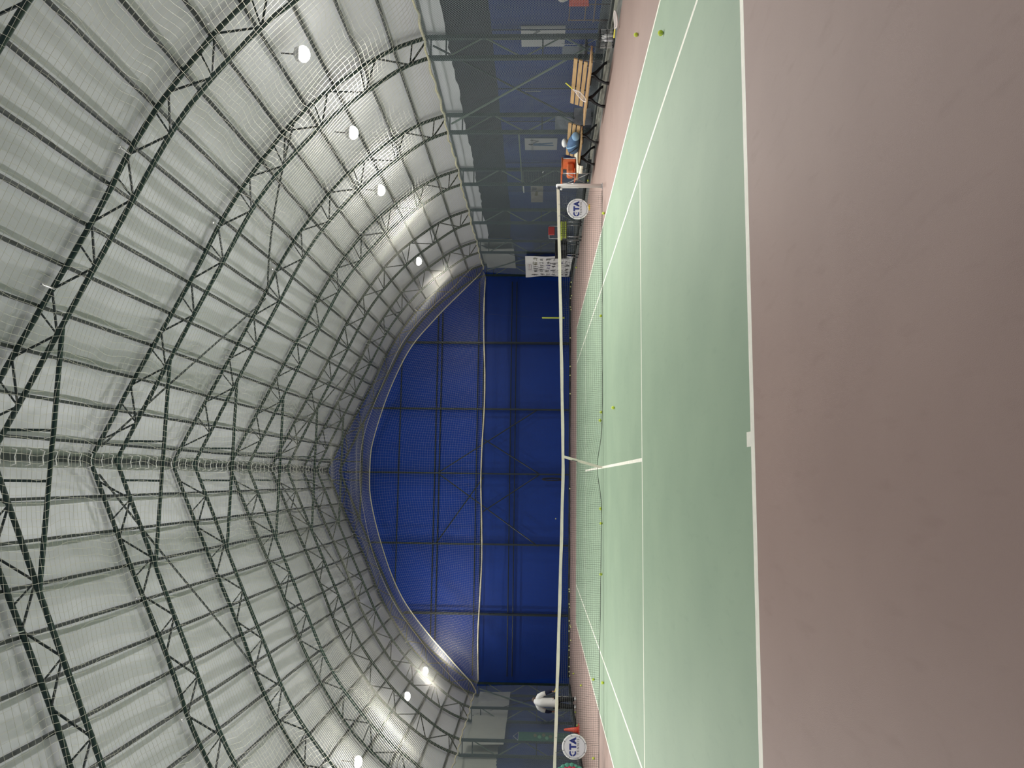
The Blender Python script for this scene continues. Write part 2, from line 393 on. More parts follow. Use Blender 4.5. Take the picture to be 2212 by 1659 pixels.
# ------------------------------------------------------------------ trusses
def mk_truss():
    R = thing('roof_truss', 'x', 'truss')
    def arch3(P, y=0): return [(-x, y, z) for x, z in P[::-1]]+[(x, y, z) for x, z in P[1:]]
    MB().tube(arch3(OUT), 0.048, 8).build('outer_chord', M['steel'], R, True)
    MB().tube(arch3(INN), 0.046, 8).build('inner_chord', M['steel'], R, True)
    for s_ in (-1, 1):
        MB().box((s_*9.2, 0, 2.0), (0.09, 0.09, 4.0)).build('column_post', M['steel'], R)
        MB().box((s_*9.7, 0, 2.0), (0.09, 0.09, 4.0)).build('column_post', M['steel'], R)
        # lattice of the column
        zz = [0.1, 0.95, 1.85, 2.75, 3.6]
        for k in range(4):
            a, c = (9.2, 9.7) if k % 2 == 0 else (9.7, 9.2)
            MB().tube([(s_*a, 0, zz[k]), (s_*c, 0, zz[k+1])], 0.02, 6).build('brace', M['steel_pale'], R)
        for z in (1.4, 3.95, 3.6):
            MB().tube([(s_*9.2, 0, z), (s_*9.7, 0, z)], 0.02, 6).build('brace', M['steel_brace'], R)
        o_ = arcs([p for p in OUT if p[0] > 0.3], 1.33); n = len(o_); fine = arcs(INN, 0.05)
        def near(p): return min(fine, key=lambda q_: (q_[0]-p[0])**2+(q_[1]-p[1])**2)
        for k in range(n):
            o0 = o_[k]
            if k+1 < n:
                o1 = o_[k+1]; om = ((o0[0]+o1[0])/2, (o0[1]+o1[1])/2); mid = near(om)
                MB().tube([(s_*o0[0], 0, o0[1]), (s_*mid[0], 0, mid[1])], 0.021, 6).build('brace', M['steel_brace'], R)
                MB().tube([(s_*o1[0], 0, o1[1]), (s_*mid[0], 0, mid[1])], 0.021, 6).build('brace', M['steel_brace'], R)
                sx_ = om[0]+(o1[0]-o0[0])*0.18; sz_ = om[1]+(o1[1]-o0[1])*0.18
                MB().tube([(s_*sx_, 0, sz_), (s_*mid[0], 0, mid[1])], 0.017, 6).build('brace', M['steel_brace'], R)
            if k % 2 == 0 and 0 < k < n-2:
                cl = MB().tube([(s_*o0[0], -0.02, o0[1]-0.05), (s_*o0[0], -0.30, o0[1]-0.02)], 0.012, 5)
                cl.ball((s_*o0[0], -0.31, o0[1]-0.02), 0.03, 6, 4); cl.build('tie_clip', M['chrome'], R)
        MB().tube([(s_*0.42, 0, 9.53), (s_*0.42, 0, polyl(INN, 0.42))], 0.026, 6).build('king_post', M['steel'], R)
    MB().tube([(-2.2, 0, 9.5), (2.2, 0, 9.5)], 0.042, 8).build('collar_tie', M['steel'], R)
    return R
TR = mk_truss(); 
for i, y in enumerate(RIBY):
    lab = ('dark green latticed roof arch with columns, %s from the camera end' % nth(i)) if i < 7 else 'dark green latticed roof arch with columns standing against the blue back wall'
    if i == 0: TR.location = (0, y, 0); TR['label'] = lab; TR['group'] = 'roof arches'
    else: dup(TR, (0, y, 0), 0, lab, 'roof arches')
# purlins
op_ = arcs(OUT, 0.04)
for side, sn in ((1, 'right'), (-1, 'left')):
    for k, (x, z) in enumerate(op_[9::20] if side > 0 else op_[20::20]):
        nx, nz = x*0.008, 0.055
        pts = [(side*(x+0.04), YB-0.05 if q else 0.0, z+0.045) for q in (0, 1)]
        bb = MB(); bb.bar(pts[0], pts[1], 0.055, 0.05)
        o = bb.build('purlin', M['galv'])
        nm = nth(k) if k < 17 else nth(17)
        tag(o, 'thin steel purlin, %s down from the ridge on the %s roof slope' % (nm, sn), 'purlin', 'roof purlins')
rb = thing('ridge_beam', 'dark ridge beam with white lacing hooks along the top of the roof', 'beam', (0, 0, 0))
MB().bar((0, 0, 11.12), (0, YB-0.05, 11.12), 0.12, 0.10).build('beam', M['galv'], rb)
hk = None
for k in range(60):
    y = 5.0+0.4*k
    if hk is None:
        q = MB(); q.tube([(-0.16, 0, 11.02), (-0.13, 0, 10.93), (0.0, 0.03, 10.98), (0.13, 0, 10.93), (0.16, 0, 11.02)], 0.011, 5)
        hk = q.build('lacing_hook', M['white'], rb); hk.location = (0, y, 0)
    else: c = hk.copy(); sc.collection.objects.link(c); c.location = (0, y, 0); c.parent = rb
# bracing rods of the roof and of the side bays
def rod(a, c, r, m, label, name='brace_rod'):
    return tag(MB().tube([a, c], r, 6).build(name, m), label, 'brace rod', 'bracing rods')
def osurf(x, dz=-0.08): return (x, polyl(OUT, abs(x))+dz)
def roofrod(x0, y0, x1, y1, label):
    n = 8; pts = []
    for i in range(n+1):
        t = i/n; x = x0+(x1-x0)*t; pts.append((x, y0+(y1-y0)*t, osurf(x)[1]))
    tag(MB().tube(pts, 0.024, 6).build('brace_rod', M['steel_brace']), label, 'brace rod', 'bracing rods')
roofrod(0.3, 11.2, 4.48, 14.95, 'diagonal roof rod on the right slope from the ridge down to the fourth arch')
roofrod(-0.3, 11.2, -5.3, 14.95, 'diagonal roof rod on the left slope from the ridge down to the fourth arch')
roofrod(7.6, 11.2, 4.6, 14.95, 'diagonal roof rod low on the right slope near the bright lamps')
roofrod(5.2, 26.2, 0.4, 22.45, 'diagonal roof rod on the right slope near the back wall')
roofrod(-5.2, 26.2, -0.4, 22.45, 'diagonal roof rod on the left slope near the back wall')
for side, sn, y0, y1, w in ((1, 'right', 11.2, 14.95, 'beside the slatted bench'), (1, 'right', 26.2, 29.85, 'near the back wall'), (-1, 'left', 26.2, 29.85, 'behind the player'), (-1, 'left', 11.2, 14.95, 'by the net post')):
    x = side*9.45
    rod((x, y0, 0.35), (x, y1, 3.9), 0.028, M['steel_pale'], 'pale diagonal rod rising away from the camera, %s side, %s' % (sn, w))
    rod((x+side*0.05, y0, 3.9), (x+side*0.05, y1, 0.35), 0.024, M['steel_brace'], 'dark diagonal rod falling away from the camera, %s side, %s' % (sn, w))
# frame in front of the back wall
YF = 29.75
for k, x in enumerate((5.98, 2.89, -0.05, -3.2, -6.25)):
    p = thing('wall_post', 'dark latticed steel post in front of the blue back wall, %s from the right' % nth(k), 'post', (x, YF, 0), 0, 'back wall posts')
    h = polyl(INN, abs(x))-0.1
    MB().box((0, 0, h/2), (0.07, 0.05, h)).build('post', M['steel_brace'], p)
    MB().box((0, 0.3, h/2), (0.05, 0.04, h)).build('rear_chord', M['steel_brace'], p)
    zz = 0.3
    q = MB()
    while zz < h-0.7: q.tube([(0, 0, zz), (0, 0.3, zz+0.35)], 0.012, 5); q.tube([(0, 0.3, zz+0.35), (0, 0, zz+0.7)], 0.012, 5); zz += 0.7
    q.build('lattice', M['steel_brace'], p)
for k, (z, hw) in enumerate(((2.72, 8.9), (2.50, 8.9), (4.25, 8.9), (4.0, 8.9), (6.15, 7.3), (5.95, 7.4), (7.8, 5.2))):
    tag(MB().tube([(-hw, YF+0.12, z), (hw, YF+0.12, z)], 0.028, 6).build('wall_rail', M['steel_brace']), 'dark rail of the back wall frame, %s' % ['about head height, upper of a pair', 'about head height, lower of a pair', 'just above the rope line', 'just below the rope line', 'half way up, upper of a pair', 'half way up, lower of a pair', 'topmost one near the arch crown'][k], 'rail', 'back wall rails')
for a, c, l in (((-0.05, 6.0), (-3.25, 1.4), 'dark rod slanting from the centre post down to the left'), ((-0.05, 6.0), (2.87, 1.5), 'dark rod slanting from the centre post down to the right'),
                ((1.5, 3.9), (-0.05, 1.35), 'thin rod slanting down to the foot of the centre post from the right'), ((-1.75, 3.9), (-0.05, 1.35), 'thin rod slanting down to the foot of the centre post from the left'),
                ((-0.2, 3.9), (-3.2, 6.0), 'thin rod rising left above the rope on the back wall')):
    tag(MB().tube([(a[0], YF+0.06, a[1]), (c[0], YF+0.06, c[1])], 0.03, 6).build('brace_rod', M['steel_brace']), l, 'brace rod', 'back wall rods')
# ------------------------------------------------------------------ nets
def strands(name, P, loops_u, loops_v, r, m, parent, stepu=1, stepv=1):
    """P: array (nu, nv, 3). builds every strand along v (loops_u) and along u as 3-sided tubes with numpy"""
    nu, nv, _ = P.shape; V = []; Fs = []; off = 0
    def lines(A):
        nonlocal off
        K, N, _ = A.shape
        T = np.gradient(A, axis=1); T /= np.linalg.norm(T, axis=2, keepdims=True)+1e-9
        ref = np.zeros_like(T); ref[..., 2] = 1; bad = np.abs(T[..., 2]) > 0.9; ref[bad] = (1, 0, 0)
        U = np.cross(T, ref); U /= np.linalg.norm(U, axis=2, keepdims=True)+1e-9; W = np.cross(T, U)
        R = np.stack([A+r*(math.cos(a)*U+math.sin(a)*W) for a in (0.5, 2.6, 4.7)], axis=2)  # K,N,3,3
        V.append(R.reshape(-1, 3))
        idx = (np.arange(K*N*3).reshape(K, N, 3))+off; off += K*N*3
        for k in range(3):
            k2 = (k+1) % 3
            Fs.append(np.stack([idx[:, :-1, k], idx[:, :-1, k2], idx[:, 1:, k2], idx[:, 1:, k]], axis=2).reshape(-1, 4))
    if loops_u: lines(P[:, ::stepv])
    if loops_v: lines(np.transpose(P, (1, 0, 2))[:, ::stepu])
    V = np.concatenate(V); Fq = np.concatenate(Fs)
    me = bpy.data.meshes.new(name); me.vertices.add(len(V)); me.vertices.foreach_set('co', V.ravel())
    me.loops.add(len(Fq)*4); me.loops.foreach_set('vertex_index', Fq.ravel().astype(np.int32))
    me.polygons.add(len(Fq)); me.polygons.foreach_set('loop_start', np.arange(0, len(Fq)*4, 4, dtype=np.int32))
    me.update(calc_edges=True); me.materials.append(m)
    o = bpy.data.objects.new(name, me); sc.collection.objects.link(o)
    if parent: o.parent = parent
    return o
# white containment net under the roof
cn = thing('ceiling_net', 'white square-mesh netting slung under the whole roof with a yellowed edge rope', 'net', (0, 0, 0))
prof = arcs([(-x, z) for x, z in NETP[::-1]]+[(x, z) for x, z in NETP[1:]], 0.115)
NYS = -1.0; NYE = 28.0; yy = np.arange(NYS, NYE+0.01, 0.125)
px = np.array([p[0] for p in prof]); pz = np.array([p[1] for p in prof]); nu = len(prof)
tx = np.gradient(px); tz = np.gradient(pz); ln = np.hypot(tx, tz); nxn, nzn = -tz/ln, tx/ln
S = np.linspace(0, 1, nu)[:, None]; Yg = yy[None, :]
ph = (Yg-3.65)/3.76
edge = np.clip(np.minimum(S, 1-S)*14, 0, 1)
rs = np.random.RandomState(4)
sag = np.clip((28.2-Yg)/2.5, 0, 1)*(0.14*np.sin(np.pi*ph)**2*(0.7+0.3*np.cos(2*np.pi*S*6))+0.03*np.sin(1.9*Yg+9*S)*np.cos(17*S+1.1*Yg)+0.010*np.sin(5.1*Yg+26*S))*edge
ax_ = 0.045*np.sin(3.1*Yg+13*S)+0.018*np.sin(7.7*Yg+31*S+1); ay_ = 0.06*np.sin(26*S+0.6*Yg)+0.018*np.sin(50*S+1.9*Yg)
P = np.zeros((nu, len(yy), 3))
P[..., 0] = px[:, None]-nxn[:, None]*sag+ax_*(tx/ln)[:, None]*edge
P[..., 2] = pz[:, None]-nzn[:, None]*sag+ax_*(tz/ln)[:, None]*edge
P[..., 1] = Yg+ay_*edge
strands('netting', P, True, True, 0.0026, M['string'], cn)
for i, side in ((0, -1), (-1, 1)):
    pts = [(P[i, j, 0]+0.02*math.sin(j*1.7), P[i, j, 1], P[i, j, 2]+0.025*math.sin(j*0.9)-0.04*abs(math.sin(math.pi*(yy[j]-3.65)/3.76))) for j in range(0, len(yy), 2)]
    MB().tube(pts, [0.022+0.012*random.random() for _ in pts], 7).build('edge_rope', M['rope'], cn, True)
for ye in (27.98, 26.2):
    j = min(len(yy)-1, int(round((ye-NYS)/0.125)))
    pts = [tuple(P[i, j]) for i in range(0, nu, 3)]
    MB().tube(pts, 0.022 if ye > 27 else 0.008, 6).build('arch_rope', M['rope'], cn, True)
# upright white end net between the arch rope and the horizontal rope
en = thing('end_net', 'white square-mesh net hanging upright in the arch in front of the blue back wall', 'net', (0, 0, 0))
nz_ = 46; E = np.zeros((nu, nz_, 3))
for k in range(nz_):
    t = k/(nz_-1)
    E[:, k, 0] = P[:, -1, 0]*(1-t)+t*np.linspace(-8.6, 8.6, nu)+0.03*np.sin(8*t+px)
    E[:, k, 2] = P[:, -1, 2]*(1-t)+t*(3.84+0.05*np.cos(px*0.9))
    E[:, k, 1] = 28.0+0.10*np.sin(px*2.2+t*3)*math.sin(math.pi*t)+0.05*np.sin(px*5+t*9)*math.sin(math.pi*t)
strands('netting', E, True, True, 0.0012, M['string'], en)
pts = [(x, 28.0+0.03*math.sin(3*x), 3.84+0.05*math.cos(x*0.9)) for x in np.linspace(-8.6, 8.6, 70)]
MB().tube(pts, [0.022+0.015*random.random() for _ in pts], 7).build('bottom_rope', M['rope'], en, True)
# lower dark nets: sides and end
HEMR = [(Y0, 8.25), (9, 8.2), (12, 7.95), (14.5, 7.95), (18, 8.1), (23, 8.45), (28.2, 8.7), (40, 8.7)]
def side_net(side, label):
    T = thing('side_net', label, 'net'); n = 150; nv = 8; b_ = MB(); g = []
    for i in range(n+1):
        y = Y0+0.3+(28.4-Y0-0.3)*i/n
        xb = 8.80 if side > 0 else 8.88
        row = []
        for k in range(nv+1):
            t = k/nv; x = 8.95*(1-t)+xb*t; z = 3.9*(1-t)+0.03
            row.append((side*(x+0.04*math.sin(y*1.9+t*2)*math.sin(math.pi*t)), y, z))
        g.append(row)
    for i in range(n):
        for k in range(nv): b_.quad(g[i][k], g[i+1][k], g[i+1][k+1], g[i][k+1])
    b_.build('netting', M['side_net_y'], T, True)
    rnd = random.Random(8+side); pts = []
    for i in range(220):
        y = Y0+0.4+(28.3-Y0-0.4)*i/219; xb = 8.78 if side > 0 else 8.84
        pts.append((side*(xb+0.05*math.sin(y*2.6)+0.03*rnd.random()), y, 0.05))
    MB().tube(pts, [(0.045+0.02*rnd.random(), 0.035+0.015*rnd.random()) for _ in pts], 7).build('hem', M['hem'], T, True)
side_net(1, 'dark green fine netting hanging down the right side behind the benches')
side_net(-1, 'dark green fine netting hanging down the left side behind the player')
T = thing('lower_end_net', 'dark fine netting hanging below the rope in front of the back wall', 'net')
g = [[(x, 28.05+1.05*(1-z/3.84)+0.03*math.sin(3*x), z) for z in (3.84, 2.6, 1.3, 0.03)] for x in np.linspace(-8.7, 8.7, 80)]
b = MB()
for i in range(79):
    for k in range(3): b.quad(g[i][k], g[i+1][k], g[i+1][k+1], g[i][k+1])
b.build('netting', M['end_net_x'], T, True)
MB().tube([(x, 29.10+0.04*math.sin(5*x), 0.045) for x in np.linspace(-8.7, 8.7, 120)], [(0.04, 0.03+0.012*random.random()) for _ in range(120)], 7).build('hem', M['hem'], T, True)
# ------------------------------------------------------------------ tennis net, posts
NY = 11.885
tn = thing('tennis_net', 'black tennis net with off-white headband stretched across the court', 'net', (0, NY, 0))
def top(x): return 0.905+0.15*(abs(x)/6.4)**1.15
def bot(x):
    base = 0.012 if x > 0 else 0.012+0.08*min(1, abs(x)/5.0)
    return base+0.11*math.exp(-(x/0.55)**2)
NX = int(12.7/0.045); NZ = 22
G = np.zeros((NX, NZ, 3))
for i, x in enumerate(np.linspace(-6.33, 6.3, NX)):
    for k in range(NZ):
        t = k/(NZ-1); zb = bot(x); G[i, k] = (x+0.012*math.sin(7*t+x*3), 0.05*math.sin(math.pi*t)*math.sin(x*1.3+1), zb+t*(top(x)-0.03-zb)+0.012*math.sin(x*2.7+4*t)*(1-t))
strands('mesh', G, True, True, 0.0021, M['netcord'], tn, 3, 3)
bb = MB(); X_ = np.linspace(-6.38, 6.38, 90)
for xa, xb in zip(X_, X_[1:]):
    wob = lambda x: 0.004*math.sin(x*5)
    for s_ in (-1, 1):
        y = s_*0.012
        bb.quad((xa, y, top(xa)-0.065+wob(xa)), (xb, y, top(xb)-0.065+wob(xb)), (xb, y, top(xb)), (xa, y, top(xa)))
    bb.quad((xa, -0.012, top(xa)), (xb, -0.012, top(xb)), (xb, 0.012, top(xb)), (xa, 0.012, top(xa)))
bb.build('headband', M['band'], tn)
MB().tube([(x, 0, bot(x)) for x in np.linspace(-6.35, 6.33, 120)], 0.006, 6).build('bottom_cord', M['netcord'], tn)
st = MB(); st.poly([(0.20, -0.03, 0.90), (0.26, -0.03, 0.90), (0.04, -0.03, 0.10), (0.02, -0.045, 0.015), (-0.02, -0.045, 0.015), (-0.02, -0.03, 0.10)], (0, 0.012, 0)); st.build('centre_strap', M['band'], tn)
MB().box((0.13, -0.036, 0.62), (0.012, 0.006, 0.13), Matrix.Rotation(0.25, 3, 'Y')).build('strap_buckle', M['darkgrey'], tn)
for side, lab in ((1, 'white tennis net post with a crank at the right end of the net'), (-1, 'white tennis net post at the left end of the net')):
    p = thing('net_post', lab, 'post', (side*6.44, NY, 0), 0, 'net posts')
    q = MB(); q.tube([(0, 0, 0), (0, 0, 1.04), (0, 0, 1.065)], [0.045, 0.045, 0.03], 14); q.build('post', M['white'], p, True)
    MB().lathe([(0.075, 0), (0.075, 0.012), (0.05, 0.02)], 16).build('base_collar', M['chrome'], p)
    MB().tube([(-side*0.055, -0.03, 0.55), (-side*0.055, -0.03, 1.0)], 0.012, 6).build('lacing_rail', M['white'], p)
    q = MB(); q.box((-side*0.06, -0.03, 1.0), (0.05, 0.05, 0.07)); q.build('winch', M['darkgrey'], p)
    MB().ball((-side*0.10, -0.05, 0.95), 0.025, 8, 6).build('winch_knob', M['white'], p, True)
# ------------------------------------------------------------------ lamps
def mk_lamp():
    L = thing('floodlight', 'x', 'lamp')
    q = MB(); q.lathe([(0.05, 0.16), (0.13, 0.12), (0.15, 0.05), (0.15, 0.02)], 16); q.build('housing', M['chrome'], L, True)
    MB().ball((0, 0, -0.03), 0.16, 16, 9, (1, 1, 0.8)).build('glass_bowl', M['glow'], L, True)
    MB().tube([(0, 0, 0.15), (0.02, 0, 0.42)], 0.015, 6).build('hanger', M['darkgrey'], L)
    return L
LP = mk_lamp()
LAMP_OBJS = []
for i, (x, y, z, k) in enumerate(LAMPS):
    side = 'right' if x > 0 else 'left'
    vis = ['lit floodlight under the right eave, the one nearest the top edge', 'lit floodlight under the right eave, brightest of the near pair', 'lit floodlight under the right eave, third in the row', 'small lit floodlight under the right eave near the back wall',
           'lit floodlight under the left eave near the back wall', 'lit floodlight under the left eave at the frame edge', 'lit floodlight tucked behind the last arch on the left',
           'lit floodlight on the left beyond the frame, farther one', 'lit floodlight on the left beyond the frame, nearer one', 'added unseen floodlight on the right beyond the frame'][i] if i < 10 else 'added unseen floodlight towards the camera end on the %s, %s' % (side, nth(i-10))
    if i == 0: o = LP; o.location = (x, y, z); o['label'] = vis; o['group'] = 'floodlights under the eaves'
    else: o = dup(LP, (x, y, z), 0, vis, 'floodlights under the eaves')
    LAMP_OBJS.append(o)
for o, k in [(o_, LAMPS[i_][3]) for i_, o_ in enumerate(LAMP_OBJS)]:
    ld = bpy.data.lights.new('lamp_beam', 'SPOT'); ld.energy = SPOTW*k; ld.color = (1.0, 0.975, 0.94); ld.shadow_soft_size = 0.12
    ld.spot_size = math.radians(180); ld.spot_blend = 1.0
    lo = bpy.data.objects.new('lamp_beam', ld); sc.collection.objects.link(lo); lo.parent = o
    s_ = -1 if o.location.x > 0 else 1
    lo.location = (0.10*s_, 0, -0.16)
    lo.rotation_euler = Vector((s_*1.0, 0.0, -0.50)).to_track_quat('-Z', 'Y').to_euler()
    ld = bpy.data.lights.new('lamp_spill', 'POINT'); ld.energy = SPILLW*k; ld.color = (1.0, 0.98, 0.95); ld.shadow_soft_size = 0.12
    lo = bpy.data.objects.new('lamp_spill', ld); sc.collection.objects.link(lo); lo.parent = o; lo.location = (0.22*s_, 0, -0.2)
# ------------------------------------------------------------------ text helper
def text_mesh(body, size, bold=0.0, ext=0.001, spacing=1.0):
    cu = bpy.data.curves.new('lettering', 'FONT'); cu.body = body; cu.size = size; cu.offset = bold; cu.extrude = ext
    cu.align_x = 'CENTER'; cu.align_y = 'CENTER'; cu.space_character = spacing; cu.resolution_u = 3
    o = bpy.data.objects.new('tmp', cu); sc.collection.objects.link(o)
    dg = bpy.context.evaluated_depsgraph_get(); me = bpy.data.meshes.new_from_object(o.evaluated_get(dg)); me.name = 'lettering'
    bpy.data.objects.remove(o); bpy.data.curves.remove(cu); return me
def put_text(body, size, m, parent, loc, rot=(math.pi/2, 0, 0), **k):
    me = text_mesh(body, size, **k); me.materials.clear(); me.materials.append(m)
    o = bpy.data.objects.new('lettering', me); sc.collection.objects.link(o); o.parent = parent; o.location = loc; o.rotation_euler = rot; return o
# ------------------------------------------------------------------ round banners on the net
def disc_banner(x, z, r, y, label):
    T = thing('round_banner', label, 'banner', (x, y, z), 0, 'round club banners on the net')
    MB().lathe([(0.0, 0.008), (r*0.99, 0.008), (r*0.99, -0.008), (0.0, -0.008)], 40, axis='y').build('face', M['banner_face'], T)
    ring = [(r*math.cos(a), 0, r*math.sin(a)) for a in [2*math.pi*i/48 for i in range(48)]]
    MB().tube(ring, 0.011, 8, closed=True).build('rim', M['white'], T, True)
    q = MB(); q.tube([(0.88*r*math.cos(a), -0.010, 0.88*r*math.sin(a)) for a in [2*math.pi*i/48 for i in range(48)]], 0.0022, 4, closed=True); q.build('seam', M['inkgrey'], T)
    for i in range(8):
        a = 2*math.pi*(i+0.4)/8
        MB().bar((0.90*r*math.cos(a), -0.013, 0.90*r*math.sin(a)), (1.04*r*math.cos(a), -0.013, 1.04*r*math.sin(a)), 0.006, 0.006).build('tie', M['darkgrey'], T)
    for sx in (-1, 1): MB().tube([(sx*r*0.6, 0, r*0.8), (sx*r*0.6, 0.075, top(x)-0.03-z)], 0.003, 5).build('hanging_cord', M['darkgrey'], T)
    # the three big letters, drawn as solid shapes
    hh = r*0.29; zc = r*0.15; yl = -0.0115; q = MB()
    def ring_arc(cx, cz, ro, ri, a0, a1, n=16):
        for k in range(n):
            t0 = math.radians(a0+(a1-a0)*k/n); t1 = math.radians(a0+(a1-a0)*(k+1)/n)
            q.quad((cx+ro*math.cos(t0), yl, cz+ro*math.sin(t0)), (cx+ro*math.cos(t1), yl, cz+ro*math.sin(t1)), (cx+ri*math.cos(t1), yl, cz+ri*math.sin(t1)), (cx+ri*math.cos(t0), yl, cz+ri*math.sin(t0)))
    ring_arc(-0.46*r, zc, hh, hh*0.56, 58, 172); ring_arc(-0.46*r, zc, hh, hh*0.56, 184, 302)
    q.lathe([(0, yl), (hh*0.15, yl), (hh*0.15, yl+0.001)], 12, c=(-0.40*r, 0, zc), axis='y')
    q.box((0.02*r, yl, zc+hh*0.72), (0.50*r, 0.001, hh*0.52)); q.box((0.02*r, yl, zc-hh*0.28), (0.16*r, 0.001, hh*1.45))
    ax = 0.50*r
    q.poly([(ax-0.30*r, yl, zc-hh), (ax-0.11*r, yl, zc-hh), (ax+0.04*r, yl, zc+hh*0.35), (ax, yl, zc+hh), (ax-0.02*r, yl, zc+hh)], (0, 0.001, 0))
    q.poly([(ax+0.30*r, yl, zc-hh), (ax+0.11*r, yl, zc-hh), (ax+0.0*r, yl, zc+hh*0.10), (ax, yl, zc+hh), (ax+0.02*r, yl, zc+hh)], (0, 0.001, 0))
    q.poly([(ax-0.14*r, yl, zc-hh*0.55), (ax+0.14*r, yl, zc-hh*0.55), (ax+0.09*r, yl, zc-hh*0.22), (ax-0.09*r, yl, zc-hh*0.22)], (0, 0.001, 0))
    q.build('lettering', M['logoblue'], T)
    put_text('TENNIS', r*0.27, M['inkgrey'], T, (0.02*r, yl, zc-hh-r*0.16), spacing=1.55)
    return T
disc_banner(5.85, 0.57, 0.235, NY-0.10, 'round white CTA TENNIS banner tied to the right half of the net')
disc_banner(-5.83, 0.61, 0.25, NY-0.10, 'round white CTA TENNIS banner tied to the left half of the net, above the cone')
# flowered round cloth at the left edge
T = thing('flowered_cloth', 'round flowered cloth in teal, crimson and gold cut by the left end of the net', 'cloth', (-6.47, NY-0.2, 0.70))
MB().lathe([(0, 0.02), (0.33, 0.02), (0.35, 0), (0.33, -0.012), (0, -0.012)], 30, axis='y').build('backing', M['teal'], T)
rnd = random.Random(11)
for (ra, m_, n_, rr_) in ((0.325, 'teal', 22, 0.04), (0.26, 'crimson', 20, 0.042), (0.19, 'plum', 15, 0.042), (0.10, 'gold', 8, 0.045), (0.0, 'plum', 1, 0.05)):
    for k in range(n_):
        a = 2*math.pi*k/n_+ra*5; rz_ = rr_*(0.85+0.3*rnd.random())
        MB().ball((ra*math.cos(a), -0.016, ra*math.sin(a)), rz_, 8, 5, (1, 0.22, 1)).build('petal', M[m_], T, True)
# ------------------------------------------------------------------ tennis balls
def mk_ball(m):
    q = MB(); q.ball((0, 0, 0.033), 0.033, 14, 9); o = q.build('tennis_ball', m, None, True); o.data.name = 'tennis_ball'
    return o
bm0 = mk_ball(M['ball']); sm = None
# a raised seam is part of the ball's own mesh
bpy.data.objects.remove(bm0)
q = MB(); q.ball((0, 0, 0.033), 0.033, 16, 10)
seam = []
for k in range(40):
    t = 2*math.pi*k/40; th = math.pi/2-(math.pi/2-0.45)*math.cos(2*t)*0.75; ph_ = t+0.25*math.sin(4*t)
    seam.append((0.0331*math.sin(th)*math.cos(ph_), 0.0331*math.sin(th)*math.sin(ph_), 0.033+0.0331*math.cos(th)))
q.tube(seam, 0.0012, 4, mi=1, closed=True)
BALLME = q.mesh('tennis_ball', [M['ball'], M['white']], True)
BALLME2 = q.mesh('tennis_ball', [M['ballpale'], M['white']], True)
def ball(x, y, z, label, group, pale=False):
    o = bpy.data.objects.new('tennis_ball', BALLME2 if pale else BALLME); sc.collection.objects.link(o)
    o.location = (x, y, z); o.rotation_euler = (0, 0, random.random()*6); tag(o, label, 'ball', group)
g_ = 'tennis balls lying about the court'
for x, y, l in [(6.24, 5.53, 'tennis ball on the maroon surround at the right, near the top frame edge'), (4.91, 3.34, 'tennis ball on the green in the right tramlines, nearest the camera'),
    (5.56, 11.25, 'tennis ball in front of the net by the right tramline'), (3.41, 11.97, 'tennis ball lying under the net, right of the centre strap by a good way'),
    (1.06, 9.18, 'tennis ball on the green in front of the net, right of the centre line'), (1.22, 11.95, 'tennis ball under the net, right one of a close pair'),
    (1.06, 12.26, 'tennis ball under the net, left one of a close pair'), (-0.91, 12.16, 'tennis ball behind the net just left of the centre strap'),
    (-1.22, 11.97, 'tennis ball under the net, second one left of the strap'), (-2.32, 12.05, 'tennis ball under the net, third one left of the strap'),
    (-4.49, 11.64, 'tennis ball in front of the net by the left singles line'), (-5.11, 14.4, 'tennis ball behind the net by the left tramline'),
    (-6.62, 19.75, 'tennis ball on the far maroon surround right of the player'), (-7.5, 24.82, 'tennis ball behind the player towards the back wall'),
    (-8.45, 23.3, 'tennis ball at the foot of the left netting beside the player'), (-8.52, 22.06, 'tennis ball right behind the orange cone'),
    (-6.91, 14.31, 'tennis ball on the maroon floor below the flowered cloth'), (7.85, 23.69, 'tennis ball on the right surround by the hanging white sheet'),
    (8.42, 16.45, 'tennis ball under the orange chair')]:
    ball(x, y, 0.0, l, g_)
back = [[8.45, 28.2], [8.40, 27.95], [8.43, 28.9], [7.73, 27.74], [7.9, 28.95], [7.22, 28.27], [7.5, 28.95], [6.07, 28.9], [4.77, 28.9], [4.37, 28.95], [3.52, 28.78], [-0.66, 28.9], [-4.98, 28.95], [-5.05, 28.76], [-5.6, 28.93], [-5.68, 28.6], [-6.3, 28.9], [-6.33, 28.01], [-6.29, 27.46], [-6.73, 28.89], [-6.81, 27.41], [-7.32, 28.74], [-7.52, 28.9], [-7.73, 28.5], [-8.14, 28.65], [-8.35, 28.63], [-8.44, 28.29]]
back.sort(key=lambda p: -p[0])
for k, (x, y) in enumerate(back):
    l = ('pale tennis ball at the foot of the back wall, %s from the right' % nth(k)) if k < 14 else ('pale tennis ball at the foot of the back wall, %s from the left' % nth(len(back)-1-k))
    ball(x, y, 0.0, l, 'tennis balls along the foot of the back wall', True)
